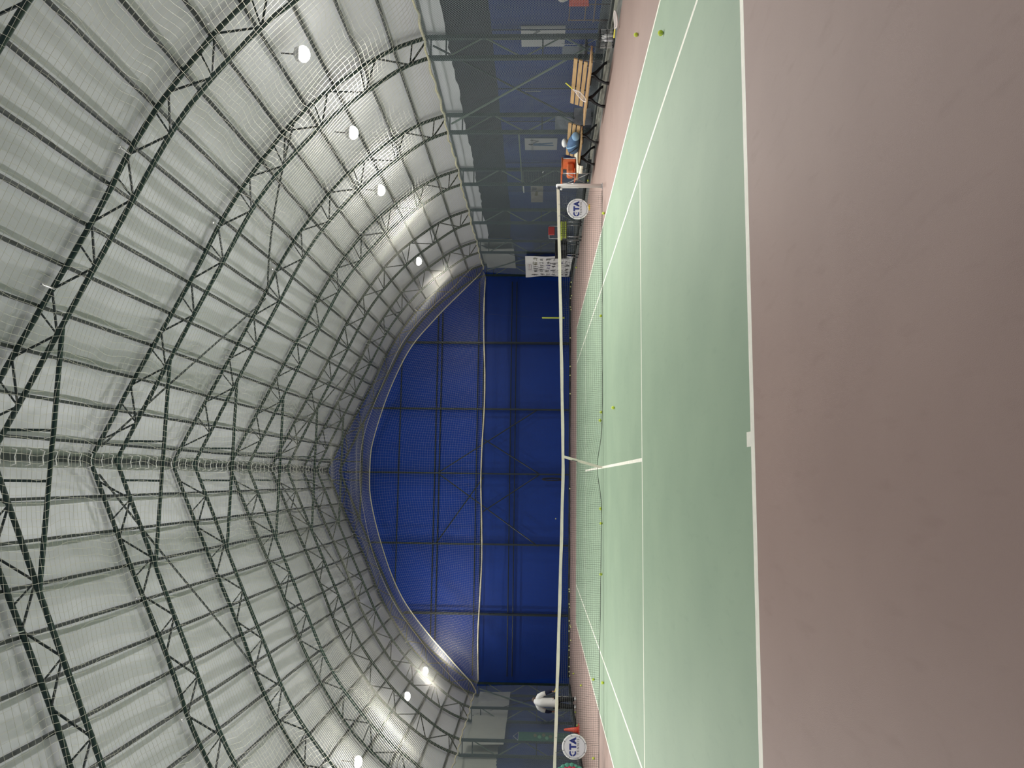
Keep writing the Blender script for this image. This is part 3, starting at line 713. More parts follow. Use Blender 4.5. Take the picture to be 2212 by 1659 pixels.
# ------------------------------------------------------------------ benches
def bench(y0, y1, b0, b1, frames, label):
    T = thing('park_bench', label, 'bench', (7.95, y0, 0), 0, 'slatted benches by the right side')
    L = y1-y0
    for k, x in enumerate((0.02, 0.12, 0.22, 0.32)):
        MB().box((x, L/2, 0.425), (0.075, L, 0.03)).build('seat_slat', M['wood_red'] if k == 3 else M['wood'], T)
    for k in range(3):
        z = 0.50+0.105*k; x = 0.42+0.035*k
        MB().box((x, (b0+b1)/2-y0, z), (0.025, b1-b0, 0.082), Matrix.Rotation(0.3, 3, 'Y')).build('back_slat', M['wood'], T)
    for fy in frames:
        yy_ = fy-y0; fr = thing('cast_frame', '', ''); del fr['label'], fr['category']
        bpy.data.objects.remove(fr)
        q = MB()
        q.tube([(0.02, yy_, 0.01), (0.03, yy_, 0.10), (0.09, yy_, 0.22), (0.17, yy_, 0.30), (0.20, yy_, 0.40)], [(0.055, 0.03), (0.034, 0.026), (0.040, 0.028), (0.055, 0.03), (0.05, 0.03)], 8)
        q.build('leg', M['black'], T, True)
        q = MB(); q.tube([(0.50, yy_, 0.01), (0.46, yy_, 0.10), (0.36, yy_, 0.19), (0.26, yy_, 0.28), (0.20, yy_, 0.40)], [(0.055, 0.03), (0.034, 0.026), (0.040, 0.028), (0.055, 0.03), (0.05, 0.03)], 8)
        q.build('leg', M['black'], T, True)
        q = MB(); q.tube([(-0.02, yy_, 0.40), (0.18, yy_, 0.39), (0.36, yy_, 0.40), (0.44, yy_, 0.50), (0.53, yy_, 0.76)], [(0.018, 0.018), (0.022, 0.02), (0.024, 0.02), (0.018, 0.016), (0.014, 0.014)], 8)
        q.build('frame', M['black'], T, True)
    return T
bench(9.25, 11.95, 9.95, 11.85, (10.1, 11.1), 'long slatted wooden bench with black iron legs and a racket leaning on it')
bench(12.75, 15.25, 12.85, 14.7, (12.95, 14.25), 'slatted wooden bench holding a blue backpack and a cream towel')
# planks lying on the concrete behind the benches
for k, (x, y0, y1, w_) in enumerate(((8.72, 8.2, 15.5, 0.14), (9.15, 8.0, 17.5, 0.10), (8.40, 10.0, 13.6, 0.06))):
    tag(MB().box((x, (y0+y1)/2, 0.025), (w_, y1-y0, 0.05)).build('plank', M['plank']), ['grey plank lying on the concrete right behind the benches', 'long thin grey plank lying farther back by the side wall', 'narrow pale batten lying under the long bench'][k], 'plank', 'planks on the side strip')
# backpack, cap and towel on the second bench
T = thing('backpack', 'blue grey backpack with light blue straps lying on the second bench', 'bag', (8.22, 13.55, 0.44))
q = MB()
q.tube([(0, -0.36, 0.10), (0, -0.28, 0.13), (0, -0.10, 0.155), (0, 0.12, 0.165), (0, 0.30, 0.15), (0, 0.40, 0.10)], [(0.10, 0.08), (0.14, 0.12), (0.16, 0.15), (0.17, 0.16), (0.15, 0.15), (0.08, 0.10)], 14)
q.build('body', M['denim'], T, True)
q = MB(); q.tube([(-0.14, -0.22, 0.10), (-0.155, -0.1, 0.22), (-0.10, 0.05, 0.315), (0.0, 0.2, 0.325)], [(0.022, 0.012)]*4, 8); q.build('strap', M['lightblue'], T, True)
q = MB(); q.tube([(-0.165, -0.14, 0.06), (-0.175, 0.06, 0.18), (-0.15, 0.22, 0.26)], [(0.012, 0.012)]*3, 6); q.build('zip', M['black_cloth'], T, True)
q = MB(); q.ball((0, -0.42, 0.12), 0.10, 10, 6, (1.2, 0.9, 1.0)); q.build('hood', M['lightblue'], T, True)
o = MB().ball((0.10, 0, 0), 0.13, 12, 8, (0.8, 1.1, 0.55)).build('cap', M['white_cloth'], None, True); o.location = (8.28, 13.85, 0.82); tag(o, 'white cap lying on top of the blue backpack', 'cap')
bb = MB(); rnd = random.Random(2); n = 14; g = []
for i in range(n+1):
    row = []
    for k in range(9):
        t = k/8; y = 14.10+0.48*i/n
        path = [(8.50, 0.74), (8.44, 0.62), (8.38, 0.50), (8.30, 0.452), (8.15, 0.448), (8.0, 0.448), (7.90, 0.44), (7.88, 0.38), (7.87, 0.30)]
        x, z = path[k]
        if i > 7: x, z = path[max(k, 2)]
        row.append((x-0.02+0.01*math.sin(i*1.3), y, z+0.012+0.015*abs(math.sin(i*0.9+k))))
    g.append(row)
for i in range(n):
    for k in range(8): bb.quad(g[i][k], g[i+1][k], g[i+1][k+1], g[i][k+1])
o = bb.build('towel', M['cream_cloth'], None, True); md = o.modifiers.new('s', 'SOLIDIFY'); md.thickness = 0.012; tag(o, 'cream towel draped over the far end of the second bench', 'towel')
# rackets
def racket(name_label, frame, grip, loc, rot, grp='tennis rackets', strings='racketwhite'):
    T = thing('tennis_racket', name_label, 'racket', loc, 0, grp); T.rotation_mode = 'QUATERNION'; T.rotation_quaternion = rot
    # local: butt at origin, handle along +X, head plane XY
    hd = [(0.50+0.165*math.cos(a), 0.128*math.sin(a), 0) for a in [2*math.pi*i/32 for i in range(32)]]
    MB().tube(hd, [(0.010, 0.012)]*32, 6, closed=True).build('frame', M[frame], T, True)
    q = MB(); q.tube([(0.22, 0, 0), (0.30, 0.03, 0), (0.36, 0.075, 0)], 0.010, 6); q.tube([(0.22, 0, 0), (0.30, -0.03, 0), (0.36, -0.075, 0)], 0.010, 6); q.build('throat', M[frame], T, True)
    MB().tube([(0, 0, 0), (0.02, 0, 0), (0.21, 0, 0), (0.23, 0, 0)], [0.018, 0.015, 0.014, 0.012], 8).build('grip', M[grip], T, True)
    q = MB()
    for k in range(-6, 7):
        w_ = 0.165*math.sqrt(max(0, 1-(k*0.018/0.128)**2)); q.tube([(0.50-w_, k*0.018, 0), (0.50+w_, k*0.018, 0)], 0.0012, 3)
    for k in range(-7, 8):
        w_ = 0.128*math.sqrt(max(0, 1-(k*0.021/0.165)**2)); q.tube([(0.50+k*0.021, -w_, 0), (0.50+k*0.021, w_, 0)], 0.0012, 3)
    q.build('strings', M[strings], T); return T
def basis_q(xdir, nrm):
    x = Vector(xdir).normalized(); z = Vector(nrm); z = (z-x*z.dot(x)).normalized(); y = z.cross(x)
    return Matrix((x, y, z)).transposed().to_quaternion()
racket('white racket with a yellow grip leaning on the long bench', 'racketwhite', 'grip', (8.50, 11.05, 0.88), basis_q((-0.50, -0.12, -0.47), (-0.79, -0.01, 0.56)))
racket('white and black racket with yellow grip lying on the floor by the wire basket', 'racketwhite', 'grip', (8.02, 8.50, 0.06), basis_q((0.10, -1, 0.04), (-0.22, 0, 1)))
# orange folding chair
T = thing('folding_chair', 'orange canvas folding chair with silver tube frame beside the net post', 'chair', (8.50, 15.95, 0))
for y in (-0.36, 0.36):
    MB().tube([(-0.22, y, 0.01), (-0.22, y, 0.80)], 0.014, 8).build('leg', M['chrome'], T, True)
    MB().tube([(0.22, y, 0.01), (0.22, y, 0.80)], 0.014, 8).build('leg', M['chrome'], T, True)
    MB().tube([(-0.22, y, 0.02), (0.22, y, 0.02)], 0.012, 6).build('foot_rail', M['darkgrey'], T, True)
    MB().tube([(-0.24, y, 0.82), (0.24, y, 0.82)], 0.022, 8).build('armrest', M['orange'], T, True)
MB().tube([(-0.23, -0.34, 0.10), (-0.23, 0.34, 0.66)], 0.011, 6).build('cross_strut', M['chrome'], T, True)
MB().tube([(-0.245, 0.34, 0.10), (-0.245, -0.34, 0.66)], 0.011, 6).build('cross_strut', M['chrome'], T, True)
g = [[(-0.22+0.44*i/8, -0.36+0.72*j/10, 0.46-0.05*math.sin(math.pi*j/10)) for j in range(11)] for i in range(9)]
bb = MB()
for i in range(8):
    for j in range(10): bb.quad(g[i][j], g[i+1][j], g[i+1][j+1], g[i][j+1])
bb.build('seat', M['orange'], T, True)
g = [[(0.20-0.04*math.sin(math.pi*j/10), -0.36+0.72*j/10, 0.44+0.38*i/4-0.03*math.sin(math.pi*j/10)) for j in range(11)] for i in range(5)]
bb = MB()
for i in range(4):
    for j in range(10): bb.quad(g[i][j], g[i+1][j], g[i+1][j+1], g[i][j+1])
o = bb.build('backrest', M['orange'], T, True)
o = MB().box((0, 0, 0), (0.30, 0.5, 0.20)).build('duffel_bag', M['orange']); md = o.modifiers.new('b', 'BEVEL'); md.width = 0.07; md.segments = 4
o.location = (8.50, 15.95, 0.58); tag(o, 'orange duffel bag sitting on the orange chair', 'bag')
# grey box with a silver board, white folding chair, wire basket, red towel rack: behind the netting
T = thing('storage_box', 'grey metal box with a dark side standing between the two benches', 'box', (9.55, 15.0, 0))
MB().box((0, 0, 0.30), (0.50, 0.50, 0.46)).build('body', M['greyplastic'], T)
MB().box((-0.255, 0, 0.30), (0.012, 0.50, 0.46)).build('side_panel', M['navy'], T)
for sx in (-1, 1):
    for sy in (-1, 1): MB().tube([(sx*0.2, sy*0.2, 0), (sx*0.2, sy*0.2, 0.07)], 0.02, 8).build('foot', M['chrome'], T)
T = thing('silver_board', 'bright silver board standing on the grey metal box', 'board', (9.48, 14.95, 0.53))
MB().poly([(-0.28, 0, 0.02), (0.10, 0, 0.02), (0.22, 0, 0.50), (-0.28, 0, 0.50)], (0, 0.02, 0)).build('sheet', M['greyplastic'], T)
MB().bar((-0.28, -0.004, 0.50), (0.22, -0.004, 0.50), 0.02, 0.02).build('edge_trim', M['chrome'], T)
T = thing('folding_chair', 'white folding chair with a black seat behind the end of the long bench', 'chair', (9.65, 11.75, 0))
MB().box((-0.02, 0.0, 0.67), (0.32, 0.03, 0.54)).build('backrest', M['white'], T)
for sx in (-1, 1):
    MB().tube([(sx*0.18, 0.16, 0.01), (sx*0.18, -0.02, 0.55), (sx*0.18, -0.03, 0.97)], 0.012, 8).build('leg', M['chrome'], T, True)
    MB().tube([(sx*0.17, -0.36, 0.01), (sx*0.17, 0.05, 0.52)], 0.012, 8).build('leg', M['chrome'], T, True)
MB().box((0, -0.2, 0.40), (0.34, 0.36, 0.05)).build('seat', M['black'], T)
T = thing('wire_basket', 'round black wire basket on the floor at the end of the long bench', 'basket', (8.36, 9.10, 0))
for z in (0.02, 0.15, 0.28):
    MB().tube([(0.17*math.cos(a), 0.17*math.sin(a), z) for a in [2*math.pi*i/24 for i in range(24)]], 0.008, 6, closed=True).build('hoop', M['black'], T, True)
for k in range(14):
    a = 2*math.pi*k/14; MB().tube([(0.17*math.cos(a), 0.17*math.sin(a), 0.02), (0.17*math.cos(a), 0.17*math.sin(a), 0.28)], 0.004, 5).build('wire', M['chrome'], T)
MB().lathe([(0.16, 0.005), (0.16, 0.02)], 20).build('bottom', M['black'], T)
for k, (x, y, z) in enumerate(((8.31, 9.06, 0.02), (8.40, 9.14, 0.02), (8.38, 9.03, 0.02))):
    o = MB().tube([(0, 0, 0), (0, 0, 0.03), (0, 0, 0.16), (0, 0, 0.19), (0, 0, 0.22)], [0.032, 0.035, 0.034, 0.015, 0.014], 10).build('drink_bottle', M['white'] if k else M['greyplastic'], None, True)
    o.location = (x, y, z); tag(o, ['grey drink bottle in the wire basket', 'white drink bottle in the wire basket, the one deeper in', 'white drink bottle in the wire basket, nearest the camera'][k], 'bottle', 'bottles in the wire basket')
T = thing('towel_rack', 'brown tube rack behind the netting at the top frame edge', 'rack', (9.65, 9.9, 0))
for z in (0.84, 0.50): MB().tube([(0, -0.9, z), (0, 0.62, z)], 0.014, 6).build('rail', M['brown'], T, True)
for y in (-0.85, 0.05, 0.60): MB().tube([(0.0, y, 0.0), (0, y, 0.86)], 0.014, 6).build('leg', M['brown'], T, True)
MB().tube([(-0.3, -0.9, 0.34), (-0.3, 0.2, 0.34)], 0.016, 6).build('rail', M['brown'], T, True)
for y in (-0.85, 0.15): MB().tube([(-0.3, y, 0.0), (-0.3, y, 0.35)], 0.014, 6).build('leg', M['brown'], T, True)
bb = MB(); g = [[(9.63-0.02*math.sin(j*1.1), 9.0+0.95*j/12, 0.86-0.37*i/8*(1 if j < 12 else 1)-(0.05*max(0, j-6)/6)*(i/8)) for j in range(13)] for i in range(9)]
for i in range(8):
    for j in range(12): bb.quad(g[i][j], g[i+1][j], g[i+1][j+1], g[i][j+1])
o = bb.build('towel', M['red'], None, True); md = o.modifiers.new('s', 'SOLIDIFY'); md.thickness = 0.012; tag(o, 'brick red towel hanging on the brown rack', 'towel')
T = thing('sports_bag', 'grey and white bag sitting on the brown rack above the red towel', 'bag', (9.65, 9.45, 0.86))
q = MB(); q.tube([(0, -0.35, 0.12), (0, -0.25, 0.15), (0, 0.1, 0.16), (0, 0.24, 0.13), (0, 0.30, 0.10)], [(0.08, 0.08), (0.13, 0.13), (0.14, 0.15), (0.12, 0.12), (0.05, 0.05)], 12); q.build('body', M['greyplastic'], T, True)
for y in (0.0, 0.14): MB().tube([(-0.14, y, 0.04), (-0.15, y, 0.2), (-0.05, y, 0.315)], 0.012, 6).build('strap', M['white_cloth'], T, True)
# ------------------------------------------------------------------ ball carts
def cart(loc, label, full):
    T = thing('ball_cart', label, 'cart', loc, 0, 'ball carts')
    w_, d_, z0, z1 = (0.62, 0.42, 0.52, 0.76) if full else (0.58, 0.42, 0.44, 0.86)
    for sx in (-1, 1):
        for sy in (-1, 1):
            MB().tube([(sx*w_*0.42, sy*d_*0.42, 0.09), (sx*w_*0.42, sy*d_*0.42, z0)], 0.013, 8).build('leg', M['chrome'], T, True)
            MB().lathe([(0.045, -0.014), (0.05, 0), (0.045, 0.014)], 12, c=(sx*w_*0.42, sy*d_*0.42, 0.05), axis='x').build('wheel', M['black'], T, True)
    if full:
        for z in (z0, (z0+z1)/2, z1):
            MB().tube([(-w_/2, -d_/2, z), (w_/2, -d_/2, z), (w_/2, d_/2, z), (-w_/2, d_/2, z)], 0.006, 5, closed=True).build('rim', M['black'], T)
        q = MB()
        for k in range(13):
            x = -w_/2+w_*k/12
            for sy in (-1, 1): q.tube([(x, sy*d_/2, z0), (x, sy*d_/2, z1)], 0.0025, 4)
        for k in range(9):
            y = -d_/2+d_*k/8
            for sx in (-1, 1): q.tube([(sx*w_/2, y, z0), (sx*w_/2, y, z1)], 0.0025, 4)
            q.tube([(-w_/2, y, z0), (w_/2, y, z0)], 0.0025, 4)
        q.build('basket_wires', M['black'], T)
        MB().tube([(-0.20, 0.18, z0), (-0.20, 0.20, 0.95), (-0.20, 0.20, 1.12), (0.24, 0.20, 1.12), (0.24, 0.20, 0.95), (0.24, 0.18, z0)], 0.013, 8).build('handle', M['chrome'], T, True)
    else:
        MB().box((0, 0, (z0+z1)/2), (w_, d_, z1-z0)).build('bag', M['black_cloth'], T)
        MB().tube([(-w_/2, -d_/2, z1), (w_/2, -d_/2, z1), (w_/2, d_/2, z1), (-w_/2, d_/2, z1)], 0.012, 6, closed=True).build('rim', M['black'], T)
        MB().box((0, -d_/2-0.03, 0.58), (0.2, 0.05, 0.22)).build('pocket', M['darkgrey'], T)
    return T
cart((8.17, 20.3, 0), 'silver tube cart with a wire basket full of tennis balls by the right netting', True)
cart((8.20, 22.5, 0), 'black cloth ball cart on silver legs behind the full one', False)
for i in range(8):
    for j in range(2):
        for k in range(3):
            ball(8.17-0.255+0.073*i, 20.3-0.165+0.075*j+0.01*(k % 2), 0.532+0.068*k, 'tennis ball in the wire basket of the silver cart', 'tennis balls in the cart basket')
for i in range(8):
    for j in range(2, 5): ball(8.17-0.255+0.073*i, 20.3-0.165+0.075*j, 0.532+0.136, 'tennis ball in the wire basket of the silver cart', 'tennis balls in the cart basket')
o = MB().box((0, 0, 0), (0.30, 0.05, 0.22)).build('cloth', M['inkred']); md = o.modifiers.new('b', 'BEVEL'); md.width = 0.02; o.location = (8.22, 20.44, 1.04); tag(o, 'dull red cloth hanging over the handle of the silver ball cart', 'cloth')
# marker cones
def cone(loc, h, r, m, label, base=True):
    T = thing('traffic_cone', label, 'cone', loc)
    MB().lathe([(r*0.62, 0.025), (r*0.5, h*0.35), (r*0.25, h*0.85), (r*0.18, h), (0.01, h)], 16).build('cone', m, T, True)
    MB().box((0, 0, 0.0125), (2*r, 2*r, 0.025)).build('base', m, T); return T
cone((-8.46, 21.4, 0), 0.50, 0.17, M['conemat'], 'orange red cone standing at the left netting above the round banner')
cone((7.55, 16.3, 0), 0.10, 0.07, M['yellow'], 'small yellow cone behind the right round banner')
T = thing('foam_pole', 'lime yellow pole hanging upright on the netting before the back wall', 'pole', (6.95, 28.75, 0.30))
MB().tube([(0, 0, 0), (0, 0, 0.02), (0, 0, 1.0), (0, 0, 1.02)], [0.02, 0.035, 0.035, 0.02], 10).build('tube', M['lime'], T, True)
MB().tube([(0, 0, 1.01), (0, -0.35, 2.2), (0, -0.76, 3.56)], 0.002, 4).build('cord', M['darkgrey'], T)
# ------------------------------------------------------------------ hanging sheet with rows of writing
T = thing('writing_sheet', 'large creased white sheet with rows of painted characters hanging on the right netting', 'sheet', (8.60, 24.8, 0))
n, mz = 40, 24
def shx(y, z): return 0.03*math.sin(y*2.3+z*1.5)+0.02*math.sin(z*4+y)+0.015*math.sin(y*6)
g = [[(shx(3.0*i/n, 0.10+1.93*k/mz), 3.0*i/n, 0.10+0.06*i/n+(1.93-0.04*i/n)*k/mz) for k in range(mz+1)] for i in range(n+1)]
bb = MB()
for i in range(n):
    for k in range(mz): bb.quad(g[i][k], g[i+1][k], g[i+1][k+1], g[i][k+1])
bb.build('cloth', M['white_cloth'], T, True)
rnd = random.Random(21)
rows = [(1.62, 0.17, ['inkolive', 'inkolive', 'inkolive', 'inkgrey', 'inkgrey', 'ink', 'inkgrey', 'inkgrey'], 0.5, 2.9), (1.36, 0.14, ['inkgrey']*7, 0.5, 2.85), (1.10, 0.15, ['ink', 'inkgrey', 'inkpurple', 'inkpurple', 'inkgrey', 'inkgrey', 'inkgrey'], 0.4, 2.9),
        (0.84, 0.14, ['inkgrey', 'ink', 'ink', 'ink', 'inkgrey', 'inkgrey'], 0.4, 2.7), (0.56, 0.13, ['inkgrey', 'inkpurple', 'inkgrey', 'inkgrey', 'ink', 'inkgrey'], 0.4, 2.8), (0.30, 0.16, ['inkgrey', 'inkgrey', 'ink', 'ink', 'inkgrey', 'inkgrey'], 0.35, 2.7)]
for z, h, cols, ya, yb in rows:
    nC = len(cols)
    for c in range(nC):
        yc = 0.18+(2.7)*(c+0.5)/nC; q = MB()
        for k in range(6):
            ky = yc+(rnd.random()-.5)*0.24; kz = z+(rnd.random()-.5)*h; hor = rnd.random() < 0.55
            L_ = (0.10+0.14*rnd.random()) if hor else (0.08+0.10*rnd.random())
            c_ = (ky+(L_ if ky < yc else -L_), kz+0.02*(rnd.random()-.5)) if hor else (ky+0.03*(rnd.random()-.5), kz-L_ if kz > z else kz+L_)
            q.tube([(shx(ky, kz)-0.010, ky, kz), (shx(c_[0], c_[1])-0.010, c_[0], c_[1])], [(0.016, 0.005)]*2, 5)
        q.build('character', M[cols[c]], T)
q = MB()
for (a, c) in (((1.05, 1.93), (1.95, 1.93)), ((1.05, 1.80), (1.95, 1.80)), ((1.05, 1.93), (1.05, 1.80)), ((1.95, 1.93), (1.95, 1.80))):
    q.tube([(shx(*a)-0.008, a[0], a[1]), (shx(*c)-0.008, c[0], c[1])], [(0.006, 0.004)]*2, 5)
q.build('heading_box', M['inkgrey'], T)
MB().tube([(shx(1.12, 1.865)-0.009, 1.12, 1.865), (shx(1.5, 1.865)-0.009, 1.5, 1.865), (shx(1.88, 1.865)-0.009, 1.88, 1.865)], [(0.026, 0.004)]*3, 6).build('heading', M['inkred'], T)
# ------------------------------------------------------------------ posters and fittings on the right wall
def poster(y0, y1, z0, z1, m, label, shapes, X=11.07):
    T = thing('poster', label, 'poster', (X, (y0+y1)/2, (z0+z1)/2), 0, 'posters on the right side wall')
    MB().box((0, 0, 0), (0.012, y1-y0, z1-z0)).build('sheet', m, T)
    w_, h = (y1-y0), (z1-z0)
    for pts, mm in shapes:   # pts: (u to the right seen from the court, v up) in -0.5..0.5
        MB().poly([(-0.0095, -u*w_, v*h) for u, v in pts], (0.002, 0, 0)).build('picture', M[mm], T)
fig = lambda c1, c2: [([(-0.02, 0.40), (0.05, 0.36), (0.04, 0.26), (-0.04, 0.24), (-0.07, 0.33)], 'ink'), ([(-0.10, 0.24), (0.08, 0.24), (0.12, 0.02), (0.02, -0.05), (-0.12, 0.0)], c1),
    ([(0.06, 0.22), (0.28, 0.05), (0.34, 0.10), (0.12, 0.26)], 'inkgrey'), ([(0.30, 0.08), (0.40, 0.30), (0.32, 0.34), (0.26, 0.14)], 'inkgrey'), ([(-0.11, 0.0), (0.0, -0.04), (-0.05, -0.40), (-0.14, -0.38)], c2), ([(0.0, -0.03), (0.10, 0.0), (0.16, -0.36), (0.08, -0.38)], c2)]
poster(12.96, 13.88, 0.83, 1.96, M['paper'], 'pale poster with a dark green figure partly behind a steel column', fig('inkgreen', 'inkgrey'))
poster(19.36, 20.27, 0.88, 1.98, M['paper'], 'pale poster of a figure in blue swinging a racket between two columns', fig('inkblue', 'inkblue'))
poster(23.45, 25.3, 1.33, 1.82, M['paper_tan'], 'small yellowed poster with a faint figure above the right half of the net', [([(0.20, 0.40), (0.40, 0.38), (0.36, 0.0), (0.22, 0.05)], 'inkgrey'), ([(-0.1, 0.2), (0.15, 0.1), (0.12, -0.1), (-0.1, -0.05)], 'inkolive')])
T = thing('mesh_gate', 'dark gate panel with a green wire grid on the right wall beside a column', 'gate', (11.06, 22.45, 1.37))
MB().box((0, 0, 0), (0.02, 1.40, 1.45)).build('panel', M['navy'], T)
q = MB()
for k in range(15): q.box((-0.02, -0.68+0.0971*k, 0), (0.006, 0.012, 1.44))
for k in range(16): q.box((-0.02, 0, -0.70+0.0933*k), (0.006, 1.40, 0.012))
q.build('wire_grid', M['steel'], T)
MB().box((-0.02, 0, 0.73), (0.04, 1.44, 0.05)).build('frame', M['steel'], T)
MB().bar((-0.06, -0.55, -0.05), (-0.06, -0.35, 0.0), 0.03, 0.03).build('latch', M['white'], T)
T = thing('side_rail', 'grey green rail with a white capped end crossing the right columns', 'rail', (9.62, 0, 2.07))
MB().tube([(0, 15.8, 0), (0, 20.3, -0.02)], 0.022, 6).build('rail', M['steel_pale'], T); MB().tube([(0, 19.6, -0.06), (0, 20.5, -0.06)], 0.018, 6).build('tube_lamp', M['white'], T)
tag(MB().bar((10.95, 16.0, 1.9), (10.95, 16.0, 1.45), 0.03, 0.03).build('pale_strip', M['chrome']), 'short pale upright strip on the right wall behind the long bench', 'strip')
# seams of the side curtain
for k, y in enumerate((10.9, 13.0, 15.95, 18.0, 21.2, 23.9)):
    o = MB().box((11.0, y, 1.35), (0.012, 0.05, 2.7)).build('trim_%d' % (5+k), M['navy']); struct(o)
# green printed banner on the left side
T = thing('hanging_banner', 'green cloth banner with pale leaf print hanging on the left side behind the net', 'banner', (-9.05, 22.5, 0))
MB().box((0, 0, 1.15), (0.015, 0.90, 1.75)).build('cloth', M['greenbag'], T)
for k, (y, z, a) in enumerate(((0.10, 1.45, 0.3), (-0.05, 1.30, 1.2), (0.15, 1.15, 2.2), (-0.15, 1.05, 0.9), (0.0, 0.92, 2.8))):
    MB().ball((0.009, y, z), 0.12, 8, 6, (0.02, 1.5, 0.5)).build('leaf', M['greenlight'] if k % 2 else M['inkolive'], T)
MB().tube([(0, -0.42, 2.03), (0, 0, 2.20), (0, 0.42, 2.03)], 0.012, 6, closed=True).build('hanger', M['chrome'], T)
# dark cable bundle at the centre post
T = thing('cable_bundle', 'black cable bundle hooked on the centre post of the back wall', 'cable', (-0.28, 29.70, 0.8))
for k in range(4): MB().tube([(0.05*math.cos(a)+0.01*k, -0.02*k, 0.45*math.sin(a)) for a in [2*math.pi*i/20 for i in range(20)]], 0.02, 6, closed=True).build('loop', M['black'], T, True)
# ------------------------------------------------------------------ player
PX, PYY = -8.08, 23.1
P_ = thing('person', 'person in white T-shirt over navy sleeves and black trousers, head bowed, seen from behind', 'person', (PX, PYY, 0))
vs, es, rr = [], [], []
def V_(p, r, par=None):
    vs.append(p); rr.append(r)
    if par is not None: es.append((par, len(vs)-1))
    return len(vs)-1
pel = V_((0, 0, 0.86), (0.12, 0.085)); wst = V_((0, 0.01, 1.00), (0.11, 0.075), pel); ch = V_((0, 0.02, 1.20), (0.13, 0.085), wst)
sh_ = V_((0, 0.06, 1.33), (0.10, 0.07), ch); nk = V_((0, 0.12, 1.44), (0.055, 0.055), sh_); n2 = V_((0, 0.18, 1.46), (0.055, 0.055), nk)
h1 = V_((0, 0.24, 1.46), (0.085, 0.09), n2); h2 = V_((0, 0.33, 1.42), (0.085, 0.095), h1); h3 = V_((0, 0.38, 1.37), (0.055, 0.06), h2)
for s_ in (-1, 1):
    a = V_((s_*0.18, 0.05, 1.34), (0.07, 0.065), sh_); e = V_((s_*0.30, 0.03, 1.10), (0.045, 0.042), a)
    wr = V_((s_*0.34, 0.10, 0.88), (0.028, 0.024), e); pm = V_((s_*0.345, 0.12, 0.82), (0.036, 0.018), wr)
    for k in range(4):
        o_ = (k-1.5)*0.019; f1 = V_((s_*(0.345), 0.12+o_, 0.775-0.004*abs(k-1.4)), (0.009, 0.009), pm); f2 = V_((s_*(0.338-0.004*k), 0.128+o_, 0.745), (0.008, 0.008), f1); V_((s_*0.325, 0.132+o_, 0.722+0.005*k), (0.007, 0.007), f2)
    t1 = V_((s_*0.33, 0.165, 0.815), (0.010, 0.010), pm); V_((s_*0.322, 0.18, 0.785), (0.009, 0.009), t1)
    hp = V_((s_*0.10, 0, 0.80), (0.095, 0.10), pel); kn = V_((s_*0.12, 0.03, 0.47), (0.06, 0.062), hp); an = V_((s_*0.13, -0.01, 0.09), (0.038, 0.04), kn)
    ft = V_((s_*0.135, 0.09, 0.05), (0.04, 0.03), an); V_((s_*0.14, 0.16, 0.04), (0.035, 0.022), ft)
me = bpy.data.meshes.new('body'); me.from_pydata(vs, es, []); ob = bpy.data.objects.new('body', me); sc.collection.objects.link(ob); ob.parent = P_
me.materials.append(M['skin']); md = ob.modifiers.new('skin', 'SKIN'); md.use_smooth_shade = True
for i, v in enumerate(me.skin_vertices[0].data): v.radius = rr[i]; v.use_root = (i == 0)
ob.modifiers.new('sub', 'SUBSURF').levels = 1
q = MB()
q.tube([(0, 0.0, 0.66), (0, -0.005, 0.70), (0, 0.0, 0.90), (0, 0.005, 1.02), (0, 0.0, 1.20), (0, 0.03, 1.33), (0, 0.06, 1.42), (0, 0.10, 1.475)],
       [(0.20, 0.15), (0.215, 0.16), (0.21, 0.15), (0.215, 0.145), (0.25, 0.15), (0.225, 0.14), (0.14, 0.11), (0.07, 0.075)], 20)
for s_ in (-1, 1): q.tube([(s_*0.08, 0.04, 1.36), (s_*0.19, 0.045, 1.31), (s_*0.265, 0.04, 1.20), (s_*0.30, 0.035, 1.10)], [(0.11, 0.10), (0.115, 0.10), (0.10, 0.085), (0.095, 0.08)], 12)
o = q.build('tshirt', M['white_cloth'], P_, True)
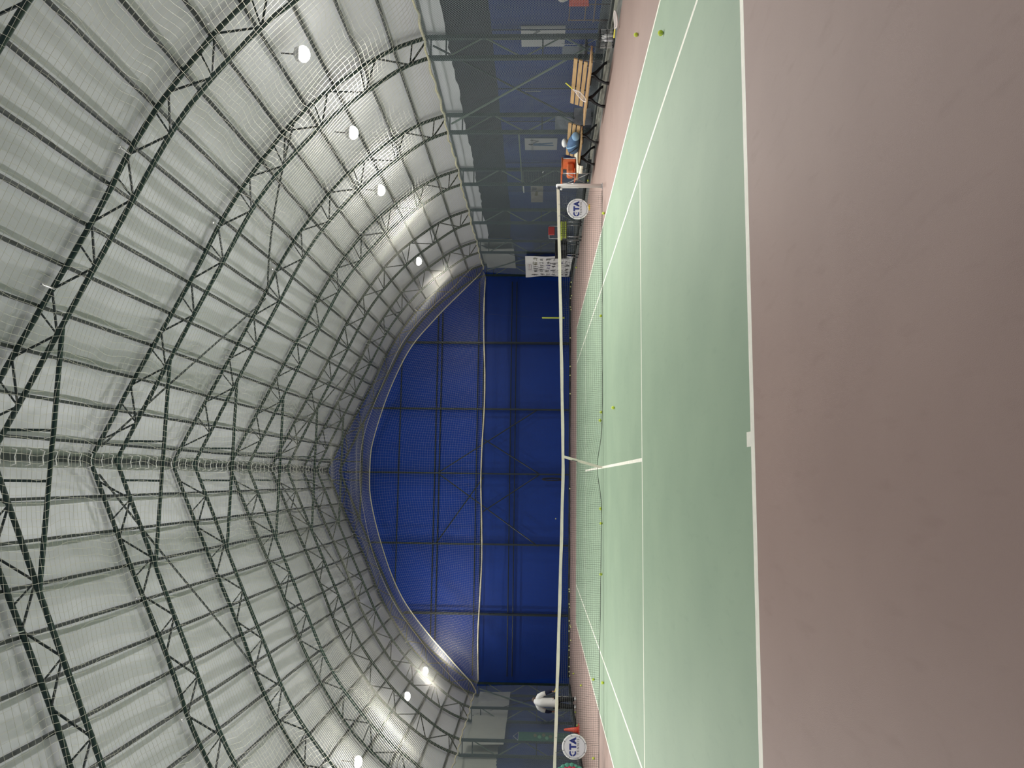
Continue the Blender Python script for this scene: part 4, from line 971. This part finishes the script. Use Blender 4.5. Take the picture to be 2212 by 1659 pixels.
# creases of the shirt back
for k in range(5):
    q = MB(); q.tube([(-0.12+0.03*k, -0.125, 1.04-0.03*k), (-0.02+0.03*k, -0.137, 0.95-0.02*k), (0.10+0.015*k, -0.128, 0.86-0.015*k)], [(0.004, 0.004), (0.014, 0.01), (0.004, 0.004)], 6); q.build('crease', M['white_cloth'], P_, True)
for s_ in (-1, 1):
    MB().tube([(s_*0.28, 0.035, 1.14), (s_*0.315, 0.03, 1.06), (s_*0.335, 0.06, 0.98), (s_*0.342, 0.10, 0.885)], [0.062, 0.06, 0.052, 0.040], 10).build('sleeve', M['navy'], P_, True)
    MB().tube([(s_*0.085, 0.0, 0.80), (s_*0.10, 0.01, 0.70), (s_*0.12, 0.03, 0.47), (s_*0.128, 0.005, 0.25), (s_*0.13, -0.01, 0.09)], [(0.115, 0.125), (0.105, 0.12), (0.082, 0.09), (0.072, 0.08), (0.066, 0.07)], 14).build('trouser_leg', M['black_cloth'], P_, True)
    q = MB(); q.tube([(s_*0.135, -0.07, 0.05), (s_*0.135, -0.03, 0.055), (s_*0.137, 0.06, 0.05), (s_*0.14, 0.17, 0.038), (s_*0.14, 0.22, 0.03)], [(0.03, 0.04), (0.045, 0.05), (0.045, 0.045), (0.045, 0.032), (0.02, 0.02)], 12); sh = q.build('shoe', M['white'], P_, True)
    MB().tube([(s_*0.215, -0.01, 0.72), (s_*0.20, 0.01, 0.15)], 0.006, 5).build('side_stripe', M['greyplastic'], P_)
MB().tube([(0, 0.0, 0.92), (0, 0.0, 0.74)], [(0.17, 0.125), (0.18, 0.13)], 18).build('trouser_seat', M['black_cloth'], P_, True)
q = MB(); q.ball((0, 0.275, 1.495), 0.098, 14, 9, (0.92, 1.15, 0.85)); q.build('hair', M['hair'], P_, True)
q = MB(); q.ball((0, 0.385, 1.335), 0.016, 8, 6, (1, 1, 1.4))
for s_ in (-1, 1): q.ball((s_*0.033, 0.395, 1.385), 0.012, 8, 6); q.ball((s_*0.088, 0.29, 1.42), 0.022, 8, 6, (0.4, 0.8, 1.3))
q.build('face', M['skin'], P_, True)
racket('lime racket held low in the right hand of the person', 'lime', 'grip', (PX+0.345, PYY+0.02, 0.775), basis_q((0.45, 0.85, -0.22), (0, 0.25, 1)), strings='lime')
o = bpy.data.objects.new('tennis_ball', BALLME2); sc.collection.objects.link(o); o.location = (-1.99, 29.2, 0.60); tag(o, 'white dot of a ball stuck in the netting on the back wall', 'ball')
# pale patched sheets hung at the far corners
for side, sn in ((1, 'right'), (-1, 'left')):
    b = MB(); g = [[(side*(9.5+0.03*math.sin(y*3+z*2)), y, z) for z in (2.55, 3.0, 3.45, 3.88)] for y in np.linspace(22.9 if side < 0 else 26.6, 29.7, 24)]
    for i in range(23):
        for k in range(3): b.quad(g[i][k], g[i+1][k], g[i+1][k+1], g[i][k+1])
    tag(b.build('tarpaulin', M['pale_sheet'], None, True), 'pale grey tarpaulin panel hanging high at the far %s corner' % sn, 'tarpaulin', 'corner tarpaulins')
